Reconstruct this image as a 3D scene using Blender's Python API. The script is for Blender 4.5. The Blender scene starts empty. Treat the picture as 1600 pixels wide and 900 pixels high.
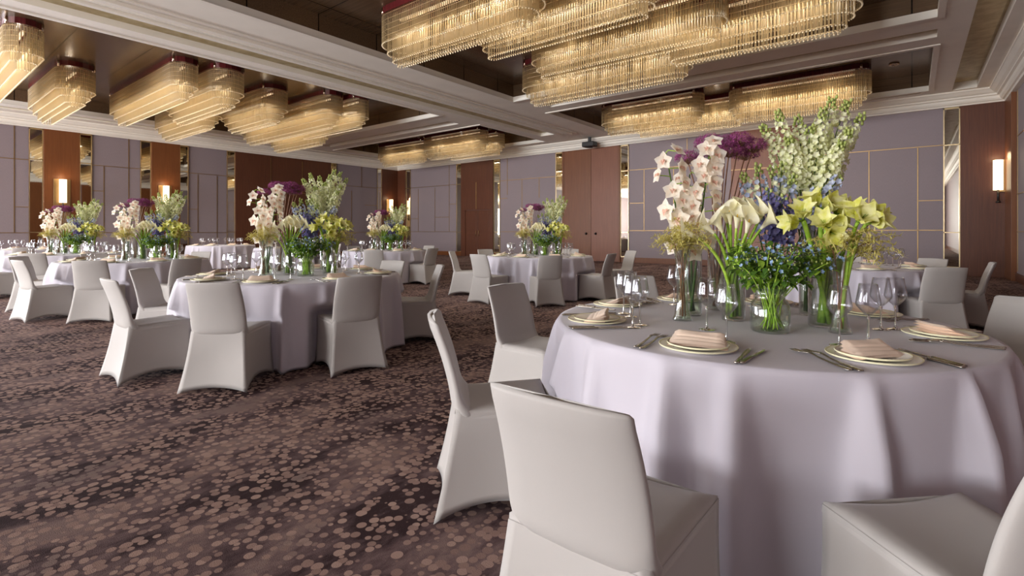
import bpy, math, random
from mathutils import Vector, Matrix
PI = math.pi
R_ = math.radians
S = bpy.context.scene
COL = S.collection
rnd = random.Random(7)

# ------------------------------------------------------------------ camera, light, exposure
cam_d = bpy.data.cameras.new('camera'); cam = bpy.data.objects.new('camera', cam_d); COL.objects.link(cam)
cam.location = (0, 0, 1.2); cam.rotation_euler = (R_(90), 0, R_(38.2))
cam_d.sensor_width = 36; cam_d.lens = 36 * 794 / 1600
cam_d.shift_y = -88 / 1600
cam_d.clip_start = .02; cam_d.clip_end = 200
S.camera = cam
S.view_settings.view_transform = 'Standard'; S.view_settings.look = 'None'
S.view_settings.gamma = 1; S.view_settings.use_curve_mapping = False
EXPOSURE = 0.88
WINDOW_W = 820
WINDOW_SIDE_W = 560
CHAND_W = 19
CHAND_IN_W = 1.9
SCONCE_W = 2.2
S.view_settings.exposure = EXPOSURE
S.cycles.use_denoising = True
S.cycles.max_bounces = 10; S.cycles.diffuse_bounces = 5; S.cycles.glossy_bounces = 5
S.cycles.transmission_bounces = 6; S.cycles.transparent_max_bounces = 48
S.cycles.sample_clamp_indirect = 6
S.cycles.caustics_reflective = False; S.cycles.caustics_refractive = False
W = bpy.data.worlds.new('world'); S.world = W; W.use_nodes = True
W.node_tree.nodes['Background'].inputs[0].default_value = (.62, .72, 1, 1)
W.node_tree.nodes['Background'].inputs[1].default_value = .6


def area(name, loc, rot, sx, sy, power, color):
    d = bpy.data.lights.new(name, 'AREA'); d.shape = 'RECTANGLE'; d.size = sx; d.size_y = sy
    d.energy = power; d.color = color
    o = bpy.data.objects.new(name, d); COL.objects.link(o); o.location = loc; o.rotation_euler = rot
    return o


ZS, ZC, ZW = 4.95, 5.40, 4.60          # soffit, coffer ceiling, top of the visible wall
XL, XR, YB, YF = -22.6, 2.0, 18.4, -13.0
WIN = [(-20.5, -17.0), (-15.5, -12.0), (-10.5, -7.0), (-5.5, -2.0)]
for (a, b), k in zip(WIN, (1.3, 1.15, .95, .9)):   # daylight entering by the windows behind the camera
    area('window_daylight', ((a + b) / 2, YF - .35, 2.5), (R_(102), 0, 0), b - a, 3.4, WINDOW_W * k, (1, .96, .93))
SIDEWIN = [(-7.6, -4.4), (-3.4, -.4)]
for a, b in SIDEWIN:                    # and by those in the long wall, this side of the picture
    area('window_daylight', (XL - .35, (a + b) / 2, 2.5), (R_(102), 0, R_(-90)), b - a, 3.4, WINDOW_SIDE_W, (.95, .95, 1))


# ------------------------------------------------------------------ materials
def lin(c):
    return tuple(((v / 255) / 12.92 if v <= 10 else ((v / 255 + .055) / 1.055) ** 2.4) for v in c) + (1,)


class NT:
    def __init__(s, name):
        s.m = bpy.data.materials.new(name); s.m.use_nodes = True; s.t = s.m.node_tree
        s.n = s.t.nodes; s.p = s.n['Principled BSDF']; s.out = s.n['Material Output']

    def new(s, t, **k):
        n = s.n.new(t)
        for a, v in k.items(): setattr(n, a, v)
        return n

    def ln(s, a, b): s.t.links.new(a, b)

    def coord(s, scale=(1, 1, 1), which='Object'):
        c = s.new('ShaderNodeTexCoord'); m = s.new('ShaderNodeMapping'); m.inputs['Scale'].default_value = scale
        s.ln(c.outputs[which], m.inputs[0]); return m.outputs[0]

    def noise(s, vec, scale, detail=3, rough=.5):
        n = s.new('ShaderNodeTexNoise'); n.inputs['Scale'].default_value = scale
        n.inputs['Detail'].default_value = detail; n.inputs['Roughness'].default_value = rough
        s.ln(vec, n.inputs['Vector']); return n.outputs['Fac']

    def ramp(s, fac, stops):
        r = s.new('ShaderNodeValToRGB'); e = r.color_ramp.elements
        while len(e) < len(stops): e.new(.5)
        for i, (p, c) in enumerate(stops): e[i].position = p; e[i].color = c if len(c) == 4 else lin(c)
        s.ln(fac, r.inputs[0]); return r.outputs[0]

    def mix(s, fac, a, b):
        x = s.new('ShaderNodeMix', data_type='RGBA')
        if hasattr(fac, 'links'): s.ln(fac, x.inputs[0])
        else: x.inputs[0].default_value = fac
        for i, v in ((6, a), (7, b)):
            if hasattr(v, 'links'): s.ln(v, x.inputs[i])
            else: x.inputs[i].default_value = v
        return x.outputs[2]

    def math(s, op, a, b=0.):
        x = s.new('ShaderNodeMath', operation=op)
        for i, v in ((0, a), (1, b)):
            if hasattr(v, 'links'): s.ln(v, x.inputs[i])
            else: x.inputs[i].default_value = v
        return x.outputs[0]

    def bump(s, h, strength=.2, dist=.01):
        b = s.new('ShaderNodeBump'); b.inputs['Strength'].default_value = strength; b.inputs['Distance'].default_value = dist
        s.ln(h, b.inputs['Height']); s.ln(b.outputs[0], s.p.inputs['Normal'])


def plain(name, c, rough=.6, metal=0., var=.06, scale=6, sheen=0., spec=.5, trans=0.):
    t = NT(name); v = t.coord(); f = t.noise(v, scale)
    c = lin(c); hi = tuple(min(1, x * (1 + var)) for x in c[:3]) + (1,); lo = tuple(x * (1 - var) for x in c[:3]) + (1,)
    col = t.ramp(f, [(.3, lo), (.7, hi)]); t.ln(col, t.p.inputs['Base Color'])
    t.p.inputs['Roughness'].default_value = rough; t.p.inputs['Metallic'].default_value = metal
    t.p.inputs['Specular IOR Level'].default_value = spec
    if sheen: t.p.inputs['Sheen Weight'].default_value = sheen
    if trans:
        tr = t.new('ShaderNodeBsdfTranslucent'); t.ln(col, tr.inputs[0]); mx = t.new('ShaderNodeMixShader')
        mx.inputs[0].default_value = trans; t.ln(t.p.outputs[0], mx.inputs[1]); t.ln(tr.outputs[0], mx.inputs[2])
        t.ln(mx.outputs[0], t.out.inputs[0])
    return t.m


def clear_glass(name, tint=(1, 1, 1), lo=.06, hi=.75, blend=.35, rough=.02, edge=.85):
    """thin clear glass: see-through face on, mirror-like at the edges"""
    t = NT(name); t.n.remove(t.p)
    lw = t.new('ShaderNodeLayerWeight'); lw.inputs[0].default_value = blend
    mr = t.new('ShaderNodeMapRange'); mr.inputs[3].default_value = lo; mr.inputs[4].default_value = hi
    t.ln(t.math('POWER', lw.outputs['Facing'], 1.5), mr.inputs[0])
    a = t.new('ShaderNodeBsdfTransparent')
    t.ln(t.mix(t.math('POWER', lw.outputs['Facing'], 2.2), tint + (1,), tuple(x * edge for x in tint) + (1,)), a.inputs[0])
    g = t.new('ShaderNodeBsdfGlossy'); g.inputs[0].default_value = (.95, .97, 1, 1); g.inputs['Roughness'].default_value = rough
    mx = t.new('ShaderNodeMixShader'); t.ln(mr.outputs[0], mx.inputs[0]); t.ln(a.outputs[0], mx.inputs[1]); t.ln(g.outputs[0], mx.inputs[2])
    t.ln(mx.outputs[0], t.out.inputs[0]); return t.m


def emit(name, c, st):
    t = NT(name); t.p.inputs['Base Color'].default_value = lin(c); t.p.inputs['Emission Color'].default_value = lin(c)
    t.p.inputs['Emission Strength'].default_value = st; return t.m


def carpet_mat():
    t = NT('carpet'); v = t.coord((1, 1, 1))
    warp = t.new('ShaderNodeTexNoise'); warp.inputs['Scale'].default_value = 1.1; t.ln(v, warp.inputs['Vector'])
    vo = t.new('ShaderNodeTexVoronoi'); vo.inputs['Scale'].default_value = 23.5; vo.inputs['Randomness'].default_value = .72
    t.ln(v, vo.inputs['Vector'])
    sep = t.new('ShaderNodeSeparateColor'); t.ln(vo.outputs['Color'], sep.inputs[0])
    vs = t.coord((1, .45, 1))
    patch = t.noise(vs, 1.5, 5, .62)          # where the spots fade into plain pile
    patch2 = t.noise(vs, 2.3, 6, .7)
    thr = t.math('ADD', .27, t.math('MULTIPLY', patch, .46))
    thr = t.math('ADD', thr, t.math('MULTIPLY', t.math('SUBTRACT', sep.outputs[0], .5), .16))
    d = t.math('SUBTRACT', thr, vo.outputs['Distance'])
    dot = t.new('ShaderNodeMapRange'); dot.inputs[1].default_value = -.015; dot.inputs[2].default_value = .02
    t.ln(d, dot.inputs[0])
    ground = t.ramp(patch2, [(.43, (46, 32, 34)), (.51, (94, 76, 77)), (.60, (134, 112, 107))])
    spot = t.ramp(sep.outputs[1], [(.0, (140, 114, 106)), (.6, (161, 133, 122)), (1., (178, 150, 137))])
    flat = t.ramp(t.noise(vs, 1.9, 5, .6), [(.56, (0, 0, 0, 1)), (.62, (1, 1, 1, 1))])
    spot2 = t.mix(flat, spot, lin((134, 114, 108)))
    col = t.mix(dot.outputs[0], ground, spot2)
    fib = t.noise(v, 260, 2, .6)
    col = t.mix(t.math('MULTIPLY', fib, .35), col, lin((80, 60, 60)))
    t.ln(col, t.p.inputs['Base Color']); t.p.inputs['Roughness'].default_value = .95
    t.p.inputs['Specular IOR Level'].default_value = .1; t.bump(fib, .4, .01); return t.m


def wood_mat(name, a, b, rough=.38):
    t = NT(name); v = t.coord((6, 6, .25)); f = t.noise(v, 5, 6, .65)
    col = t.ramp(f, [(.3, a), (.7, b)]); t.ln(col, t.p.inputs['Base Color']); t.p.inputs['Roughness'].default_value = rough
    t.p.inputs['Specular IOR Level'].default_value = .35
    return t.m


def fabric_wall():
    t = NT('wall_fabric'); v = t.coord((90, 90, 4)); f = t.noise(v, 4, 3)
    col = t.ramp(f, [(.3, (131, 118, 123)), (.7, (143, 130, 134))]); t.ln(col, t.p.inputs['Base Color'])
    t.p.inputs['Roughness'].default_value = .62; t.p.inputs['Sheen Weight'].default_value = .1; t.bump(f, .08, .004); return t.m


def bronze_mat():
    t = NT('bronze_panel'); v = t.coord((1, 1, 1)); vs = t.coord((.3, 14, 14))
    f = t.noise(vs, 3, 4, .5); col = t.ramp(f, [(.3, (104, 84, 64)), (.7, (126, 102, 78))])
    br = t.new('ShaderNodeTexBrick'); br.offset = 0; br.inputs['Scale'].default_value = 1
    br.inputs['Brick Width'].default_value = 2.15; br.inputs['Row Height'].default_value = 1.35
    br.inputs['Mortar Size'].default_value = .012; br.inputs['Mortar Smooth'].default_value = .1
    t.ln(v, br.inputs['Vector'])
    col = t.mix(br.outputs['Fac'], col, lin((14, 9, 6)))
    t.ln(col, t.p.inputs['Base Color']); t.p.inputs['Metallic'].default_value = .4
    r = t.ramp(t.noise(v, .7, 2), [(.3, (.20, .20, .20, 1)), (.7, (.27, .27, .27, 1))]); t.ln(r, t.p.inputs['Roughness'])
    return t.m


def cloth_mat(name, c, rough=.75, ws=900, sheen=.15):
    t = NT(name); v = t.coord(); f = t.noise(v, ws, 2); col = lin(c)
    k = t.ramp(t.noise(v, 3, 3), [(.3, tuple(x * .96 for x in col[:3]) + (1,)), (.7, col)])
    t.ln(k, t.p.inputs['Base Color']); t.p.inputs['Roughness'].default_value = rough
    t.p.inputs['Sheen Weight'].default_value = sheen; t.p.inputs['Specular IOR Level'].default_value = .25
    t.bump(f, .06, .002); return t.m


def mottled(name, a, b, scale=25, rough=.5, trans=.25):
    t = NT(name); v = t.coord(); f = t.noise(v, scale, 3); col = t.ramp(f, [(.35, a), (.65, b)])
    t.ln(col, t.p.inputs['Base Color']); t.p.inputs['Roughness'].default_value = rough; t.p.inputs['Specular IOR Level'].default_value = .3
    if trans:
        tr = t.new('ShaderNodeBsdfTranslucent'); t.ln(col, tr.inputs[0]); mx = t.new('ShaderNodeMixShader')
        mx.inputs[0].default_value = trans; t.ln(t.p.outputs[0], mx.inputs[1]); t.ln(tr.outputs[0], mx.inputs[2])
        t.ln(mx.outputs[0], t.out.inputs[0])
    return t.m


def rod_mat():
    t = NT('crystal_rod'); v = t.coord()
    t.p.inputs['Base Color'].default_value = lin((190, 172, 140)); t.p.inputs['Roughness'].default_value = .12
    t.p.inputs['Specular IOR Level'].default_value = 1.
    tr = t.new('ShaderNodeBsdfTranslucent'); tr.inputs[0].default_value = lin((198, 180, 144))
    a = t.new('ShaderNodeBsdfTransparent'); a.inputs[0].default_value = lin((252, 247, 236))
    m1 = t.new('ShaderNodeMixShader'); m1.inputs[0].default_value = .5; t.ln(t.p.outputs[0], m1.inputs[1]); t.ln(tr.outputs[0], m1.inputs[2])
    m2 = t.new('ShaderNodeMixShader'); m2.inputs[0].default_value = .52; t.ln(m1.outputs[0], m2.inputs[1]); t.ln(a.outputs[0], m2.inputs[2])
    t.ln(m2.outputs[0], t.out.inputs[0]); return t.m


M = {}
M['carpet'] = carpet_mat()
M['fabric'] = fabric_wall()
M['wood'] = wood_mat('walnut_panel', (106, 61, 33), (123, 75, 42))
M['wood_dark'] = wood_mat('walnut_panel_dark', (80, 46, 32), (98, 58, 40))
M['wood_pale'] = wood_mat('walnut_panel_pale', (118, 71, 49), (133, 84, 60))
M['gold'] = plain('brushed_gold', (160, 132, 92), .45, 1.)
M['gilt'] = plain('pale_gilt', (214, 192, 150), .28, 1.)
M['mirror'] = plain('mirror', (222, 218, 206), .02, 1., .01)
M['plaster'] = plain('plaster', (246, 241, 230), .7, 0, .03, 2)
M['plaster_pale'] = plain('plaster_trim', (244, 239, 228), .6, 0, .02, 2)
M['alabaster'] = mottled('alabaster_inlay', (176, 158, 112), (202, 188, 146), 5, .35, 0)
M['bronze'] = bronze_mat()
M['chair'] = cloth_mat('stretch_cover', (180, 175, 171), .62)
M['cloth'] = cloth_mat('tablecloth_fabric', (200, 195, 205), .6)
M['plate'] = plain('cream_china', (250, 246, 236), .18, 0, .02)
M['rim'] = plain('plate_band', (232, 228, 192), .25, 0, .05)
M['napkin'] = cloth_mat('napkin_linen', (246, 222, 200), .85, 700)
M['steel'] = plain('cutlery_steel', (176, 168, 158), .22, 1., .04)
M['wineglass'] = clear_glass('wine_glass', (.98, .98, .985), .014, .7, .5)
t_ = NT('solid_glass'); t_.p.inputs['Transmission Weight'].default_value = 1; t_.p.inputs['Roughness'].default_value = .01; t_.p.inputs['IOR'].default_value = 1.46; t_.p.inputs['Base Color'].default_value = (1, 1, 1, 1)
M['solid_glass'] = t_.m
M['vase'] = clear_glass('vase_glass', (.965, .98, .965), .010, .8, .5)
M['water'] = clear_glass('vase_water', (.93, .965, .88), .006, .12, .5, .02, .85)
M['stem'] = mottled('stem_green', (132, 172, 46), (176, 206, 84), 30, .4, .1)
M['stem_dark'] = mottled('stem_dark_green', (58, 88, 34), (88, 118, 46), 30, .45, .1)
M['stem_brown'] = mottled('stem_brown', (110, 74, 56), (140, 100, 74), 30, .5, .0)
M['leaf'] = mottled('leaf_green', (62, 96, 38), (104, 138, 56), 30, .4, .25)
M['leaf_light'] = mottled('leaf_bright', (110, 150, 44), (150, 180, 66), 20, .4, .3)
M['orchid'] = mottled('orchid_petal', (252, 241, 224), (255, 251, 240), 40, .5, .42)
M['orchid_lip'] = mottled('orchid_lip', (234, 184, 164), (248, 218, 200), 90, .5, .3)
M['calla'] = mottled('calla_spathe', (246, 241, 200), (255, 252, 232), 18, .45, .3)
M['spadix'] = plain('calla_spadix', (226, 190, 70), .6)
M['amar'] = mottled('amaryllis_petal', (220, 220, 96), (246, 244, 190), 26, .45, .35)
M['stock'] = mottled('white_larkspur', (240, 243, 196), (253, 253, 234), 40, .5, .45)
M['bud'] = mottled('green_bud', (172, 188, 98), (204, 212, 136), 60, .5, .3)
M['delph'] = mottled('blue_delphinium', (176, 188, 218), (210, 216, 230), 30, .5, .4)
M['delph_p'] = mottled('violet_delphinium', (118, 112, 164), (150, 146, 196), 30, .5, .3)
M['purple'] = mottled('purple_umbel', (126, 46, 98), (176, 92, 150), 60, .55, .2)
M['tweedia'] = mottled('sky_blue_floret', (128, 162, 202), (172, 194, 220), 80, .5, .25)
M['plumosa'] = mottled('plumosa_frond', (202, 190, 96), (228, 218, 140), 60, .6, .3)
M['canopy'] = wood_mat('rosewood_canopy', (70, 22, 26), (96, 34, 34), .18)
M['chrome'] = plain('polished_metal', (210, 190, 170), .15, 1.)
M['rod'] = rod_mat()
M['glint_lens'] = plain('glint_lens_white', (255, 246, 226), .1, 0, .01, 6, 0, 1., .5)  # white of the added rod-tip glints, shared by the downlight lenses
M['lamp'] = emit('lamp_strip', (255, 232, 196), .35)
M['shade'] = emit('sconce_shade', (255, 230, 190), 1.35)
M['black'] = plain('black_metal', (28, 24, 24), .45)
M['winglass'] = clear_glass('window_pane', (.96, .98, 1), .03, .4, .5)


# ------------------------------------------------------------------ mesh helpers
class MB:
    def __init__(s): s.v = []; s.f = []; s.mi = []

    def add(s, vs, fs, mi=0, mat=None):
        b = len(s.v)
        s.v += [tuple(mat @ Vector(p)) if mat else tuple(p) for p in vs]
        s.f += [tuple(b + i for i in q) for q in fs]; s.mi += [mi] * len(fs)

    def box(s, c, h, mi=0, mat=None):
        x, y, z = c; a, b, d = h
        vs = [(x + i * a, y + j * b, z + k * d) for k in (-1, 1) for j in (-1, 1) for i in (-1, 1)]
        s.add(vs, [(0, 2, 3, 1), (4, 5, 7, 6), (0, 1, 5, 4), (2, 6, 7, 3), (0, 4, 6, 2), (1, 3, 7, 5)], mi, mat)

    def lathe(s, prof, n=24, mi=0, mat=None, closed=False):
        vs = []; fs = []; m = len(prof)
        for k in range(n):
            a = 2 * PI * k / n
            for r, z in prof: vs.append((r * math.cos(a), r * math.sin(a), z))
        for k in range(n):
            k2 = (k + 1) % n
            for j in range(m if closed else m - 1):
                j2 = (j + 1) % m; fs.append((k * m + j, k2 * m + j, k2 * m + j2, k * m + j2))
        s.add(vs, fs, mi, mat)

    def tube(s, pts, r, n=6, mi=0, cap=True):
        pts = [Vector(p) for p in pts]; m = len(pts); vs = []; fs = []
        rr = r if isinstance(r, (list, tuple)) else [r] * m
        up = Vector((0, 0, 1))
        for i, p in enumerate(pts):
            d = (pts[min(i + 1, m - 1)] - pts[max(i - 1, 0)])
            d = d.normalized() if d.length > 1e-9 else Vector((0, 0, 1))
            a = d.cross(up if abs(d.z) < .9 else Vector((0, 1, 0))).normalized(); b = d.cross(a)
            for k in range(n):
                t = 2 * PI * k / n; vs.append(p + (a * math.cos(t) + b * math.sin(t)) * rr[i])
        for i in range(m - 1):
            for k in range(n):
                k2 = (k + 1) % n; fs.append((i * n + k, i * n + k2, (i + 1) * n + k2, (i + 1) * n + k))
        if cap: fs += [tuple(range(n))[::-1], tuple((m - 1) * n + k for k in range(n))]
        s.add(vs, fs, mi)

    def petal(s, o, d, nrm, L, Wd, curl=.3, cup=.2, mi=0, nu=4, nv=2, pw=.75):
        o = Vector(o); d = Vector(d).normalized(); nrm = Vector(nrm); nrm = (nrm - d * nrm.dot(d))
        nrm = nrm.normalized() if nrm.length > 1e-6 else d.orthogonal().normalized()
        t_ = d.cross(nrm); vs = []; fs = []
        for i in range(nu + 1):
            t = i / nu; w = Wd * (math.sin(PI * min(1, .06 + .92 * t ** pw)) + .02)
            for j in range(nv + 1):
                u = 2 * j / nv - 1
                vs.append(o + d * (L * t * (1 - .25 * abs(curl) * t)) + nrm * (L * curl * t * t + cup * w * u * u) + t_ * (w * u))
        for i in range(nu):
            for j in range(nv):
                a = i * (nv + 1) + j; fs.append((a, a + 1, a + nv + 2, a + nv + 1))
        s.add(vs, fs, mi)

    def blob(s, c, r, mi=0, n=5, m=3, mat=None):
        rx, ry, rz = r if isinstance(r, (tuple, list)) else (r, r, r)
        vs = [(c[0], c[1], c[2] - rz)]; fs = []
        for i in range(1, m):
            th = PI * i / m
            for k in range(n):
                a = 2 * PI * k / n
                vs.append((c[0] + rx * math.sin(th) * math.cos(a), c[1] + ry * math.sin(th) * math.sin(a), c[2] - rz * math.cos(th)))
        vs.append((c[0], c[1], c[2] + rz)); top = len(vs) - 1
        for k in range(n):
            k2 = (k + 1) % n; fs.append((0, 1 + k2, 1 + k))
            for i in range(m - 2):
                a = 1 + i * n; fs.append((a + k, a + k2, a + n + k2, a + n + k))
            a = 1 + (m - 2) * n; fs.append((a + k, a + k2, top))
        s.add(vs, fs, mi, mat)

    def build(s, name, mats, parent=None, smooth=True, bevel=0, sub=0, loc=None):
        me = bpy.data.meshes.new(name); me.from_pydata(s.v, [], s.f)
        for m in (mats if isinstance(mats, (list, tuple)) else [mats]): me.materials.append(m)
        me.polygons.foreach_set('material_index', s.mi)
        me.polygons.foreach_set('use_smooth', [smooth] * len(s.f)); me.update()
        o = bpy.data.objects.new(name, me); COL.objects.link(o)
        if parent: o.parent = parent
        if loc: o.location = loc
        if bevel:
            b = o.modifiers.new('b', 'BEVEL'); b.width = bevel; b.segments = 2; b.limit_method = 'ANGLE'
        if sub:
            b = o.modifiers.new('s', 'SUBSURF'); b.levels = sub; b.render_levels = sub
        return o


def tag(o, label, cat, group=None, kind=None):
    o['label'] = label; o['category'] = cat
    if group: o['group'] = group
    if kind: o['kind'] = kind
    return o


def thing(name, label, cat, loc=(0, 0, 0), rz=0, group=None):
    o = bpy.data.objects.new(name, None); COL.objects.link(o); o.location = loc; o.rotation_euler = (0, 0, rz)
    o.empty_display_size = .05
    return tag(o, label, cat, group)


def dup(root, loc, rz, label, group=None):
    r = root.copy(); COL.objects.link(r); r.location = loc; r.rotation_euler = (0, 0, rz); r['label'] = label
    if group: r['group'] = group
    for ch in list(root.children):
        c = ch.copy(); COL.objects.link(c); c.parent = r
        for g in list(ch.children):
            d = g.copy(); COL.objects.link(d); d.parent = c
    return r


def struct(o): o['kind'] = 'structure'; return o


def bez(p0, p1, p2, p3, n=8):
    p0, p1, p2, p3 = map(Vector, (p0, p1, p2, p3)); out = []
    for i in range(n + 1):
        t = i / n; u = 1 - t
        out.append(p0 * u ** 3 + p1 * (3 * u * u * t) + p2 * (3 * u * t * t) + p3 * t ** 3)
    return out


# ------------------------------------------------------------------ floor and ceiling
b = MB(); b.add([(XL, YF, 0), (XR, YF, 0), (XR, YB, 0), (XL, YB, 0)], [(0, 1, 2, 3)])
b.add([(XL, YF, -.1), (XR, YF, -.1), (XR, YB, -.1), (XL, YB, -.1)], [(0, 3, 2, 1)])
struct(b.build('floor', M['carpet'], smooth=False))

COFFERS = [(-20.8, -11.95, -4.5, 11.4), (-20.8, -11.95, 13.35, 17.4), (-9.0, .35, -4.5, 11.5), (-9.0, .35, 13.35, 17.4)]
TROUGHS = [(-11.45, -10.72, -6.5, 16.4, .12), (.84, 1.33, -6.5, 17.85, .2), (-8.55, .38, 12.25, 12.75, .14), (-20.3, -12.4, 12.25, 12.75, .14),
           (-21.75, -21.35, -6.5, 17.4, .05), (-8.6, .2, 17.55, 17.75, .05), (-20.4, -12.3, 17.55, 17.75, .05)]


def ceiling():
    xs = sorted({XL, XR} | {c[0] for c in COFFERS + TROUGHS} | {c[1] for c in COFFERS + TROUGHS})
    ys = sorted({YF, YB} | {c[2] for c in COFFERS + TROUGHS} | {c[3] for c in COFFERS + TROUGHS})

    def cell(x, y):
        for c in COFFERS:
            if c[0] < x < c[1] and c[2] < y < c[3]: return (ZC, 1)
        for c in TROUGHS:
            if c[0] < x < c[1] and c[2] < y < c[3]: return (ZS + c[4], 2)
        return (ZS, 0)
    b = MB(); N = {}
    for i in range(len(xs) - 1):
        for j in range(len(ys) - 1): N[i, j] = cell((xs[i] + xs[i + 1]) / 2, (ys[j] + ys[j + 1]) / 2)

    def wall(p, q, z0, z1, k):
        lo, hi = min(z0, z1), max(z0, z1)
        cuts = [(lo, hi, 3)] if hi < ZC - .01 else [(lo, lo + .12, 3), (lo + .12, hi, 1)]
        for a, c, m in cuts:
            b.add([(p[0], p[1], a), (q[0], q[1], a), (q[0], q[1], c), (p[0], p[1], c)], [(0, 1, 2, 3)], m)
    for (i, j), (z, m) in N.items():
        x0, x1, y0, y1 = xs[i], xs[i + 1], ys[j], ys[j + 1]
        b.add([(x0, y0, z), (x1, y0, z), (x1, y1, z), (x0, y1, z)], [(0, 3, 2, 1)], m)
        if (i + 1, j) in N and N[i + 1, j][0] != z: wall((x1, y0), (x1, y1), z, N[i + 1, j][0], 0)
        if (i, j + 1) in N and N[i, j + 1][0] != z: wall((x0, y1), (x1, y1), z, N[i, j + 1][0], 0)
    # slim raised ribs of the partition track along the main beam
    for x, w, h in ((-10.62, .05, .05), (-10.42, .03, .035), (-10.22, .07, .06), (-9.98, .03, .03)):
        b.box((x, 5, ZS - h / 2), (w, 11.6, h / 2), 3)
    for c in COFFERS:                      # lip moulding round each coffer
        for x, y, hx, hy in (((c[0] + c[1]) / 2, c[2] - .05, (c[1] - c[0]) / 2 + .1, .05), ((c[0] + c[1]) / 2, c[3] + .05, (c[1] - c[0]) / 2 + .1, .05),
                             (c[0] - .05, (c[2] + c[3]) / 2, .05, (c[3] - c[2]) / 2), (c[1] + .05, (c[2] + c[3]) / 2, .05, (c[3] - c[2]) / 2)):
            b.box((x, y, ZS - .008), (hx, hy, .012), 3)
    return struct(b.build('ceiling', [M['plaster'], M['bronze'], M['alabaster'], M['plaster_pale']], smooth=False))


ceiling()

# cornices: a stepped profile (distance from the wall, height) swept along each wall
PROF = [(0, ZW), (.10, ZW), (.12, ZW + .035), (.16, ZW + .045), (.20, ZW + .09), (.22, ZW + .15), (.27, ZW + .165), (.27, ZW + .20), (.33, ZW + .23),
        (.40, ZW + .30), (.42, ZW + .31), (.42, ZS), (0, ZS)]


def cornice(name, p, q, inn, m0, m1):
    b = MB(); d = Vector((q[0] - p[0], q[1] - p[1], 0)).normalized(); n = Vector(inn + (0,)); k = len(PROF)
    vs = [Vector((p[0], p[1], z)) + n * o + d * (o * m0) for o, z in PROF] + [Vector((q[0], q[1], z)) + n * o - d * (o * m1) for o, z in PROF]
    b.add(vs, [(i, (i + 1) % k, k + (i + 1) % k, k + i) for i in range(k)])
    return struct(b.build(name, M['plaster_pale'], smooth=False))


cornice('trim_1', (XL, YF), (XL, YB), (1, 0), 1, 1)
cornice('trim_2', (XL, YB), (XR, YB), (0, -1), 1, 1)
cornice('trim_3', (XR, YB), (XR, YF), (-1, 0), 1, 1)
cornice('trim_4', (XR, YF), (XL, YF), (0, 1), 1, 1)

# ------------------------------------------------------------------ walls
# each wall is laid out along its own axis u; P(u, out, z) gives the point 'out' metres into the room


def PL(u, o, z): return (XL + o, u, z)
def PB(u, o, z): return (u, YB - o, z)
def PR(u, o, z): return (XR - o, u, z)
def PF(u, o, z): return (u, YF + o, z)


def slab(b, P, u0, u1, z0, z1, o0, o1, mi=0):
    vs = [P(u, o, z) for z in (z0, z1) for o in (o0, o1) for u in (u0, u1)]
    b.add(vs, [(0, 2, 3, 1), (4, 5, 7, 6), (0, 1, 5, 4), (2, 6, 7, 3), (0, 4, 6, 2), (1, 3, 7, 5)], mi)


def wall_with_holes(name, P, u0, u1, holes, mat):
    b = MB(); us = sorted({u0, u1} | {h for a in holes for h in a[:2]})
    for a, c in zip(us, us[1:]):
        h = [x for x in holes if x[0] <= a and c <= x[1]]
        if h: slab(b, P, a, c, 0, h[0][2], -.2, 0); slab(b, P, a, c, h[0][3], ZC + .1, -.2, 0)
        else: slab(b, P, a, c, 0, ZC + .1, -.2, 0)
    return struct(b.build(name, mat, smooth=False))


Z0W, Z1W = .8, 4.2
wall_with_holes('wall_left', PL, YF, YB, [(a, c, Z0W, Z1W) for a, c in SIDEWIN], M['fabric'])
wall_with_holes('wall_back', PB, XL - .2, XR + .2, [], M['fabric'])
wall_with_holes('wall_right', PR, YF, YB, [], M['fabric'])
wall_with_holes('wall_front', PF, XL - .2, XR + .2, [(a, c, Z0W, Z1W) for a, c in WIN], M['fabric'])
wn = 0
for P, holes in ((PF, WIN), (PL, SIDEWIN)):
    for a, c in holes:
        wn += 1
        b = MB()
        for u0, u1, z0, z1 in ((a, a + .08, Z0W, Z1W), (c - .08, c, Z0W, Z1W), (a, c, Z0W, Z0W + .08), (a, c, Z1W - .08, Z1W), ((a + c) / 2 - .03, (a + c) / 2 + .03, Z0W, Z1W)):
            slab(b, P, u0, u1, z0, z1, -.14, -.06)
        w = struct(b.build('window_%d' % wn, M['wood_dark'], smooth=False))
        b = MB(); slab(b, P, a + .08, c - .08, Z0W + .08, Z1W - .08, -.104, -.098); b.build('pane', M['winglass'], w, smooth=False)

MIR_N = 0


def mirror(P, u0, u1, wall_words):
    e = thing('wall_mirror', wall_words, 'mirror', P((u0 + u1) / 2, .02, 0), 0, 'tall mirror strips beside the wood panels')
    org = Vector(P((u0 + u1) / 2, .02, 0)); Q = lambda u, o, z: Vector(P(u, o, z)) - org
    b = MB(); slab(b, Q, u0 + .02, u1 - .02, .22, ZW - .04, .002, .03); b.build('mirror_glass', M['mirror'], e, smooth=False)
    b = MB()
    for x0, x1, z0, z1 in ((u0, u0 + .025, .2, ZW), (u1 - .025, u1, .2, ZW), (u0, u1, ZW - .05, ZW), (u0, u1, .2, .24), (u0, u1, 3.56, 3.59), (u0, u1, 1.165, 1.19)):
        slab(b, Q, x0, x1, z0, z1, .002, .045)
    b.build('gilt_frame', M['gilt'], e, smooth=False)
    return e


def pilaster(name, P, u0, u1, mat, out=.09, z0=0., z1=None):
    b = MB(); slab(b, P, u0, u1, z0, z1 or ZW + .05, .0, out)
    return struct(b.build(name, mat, smooth=False, bevel=.006))


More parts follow.
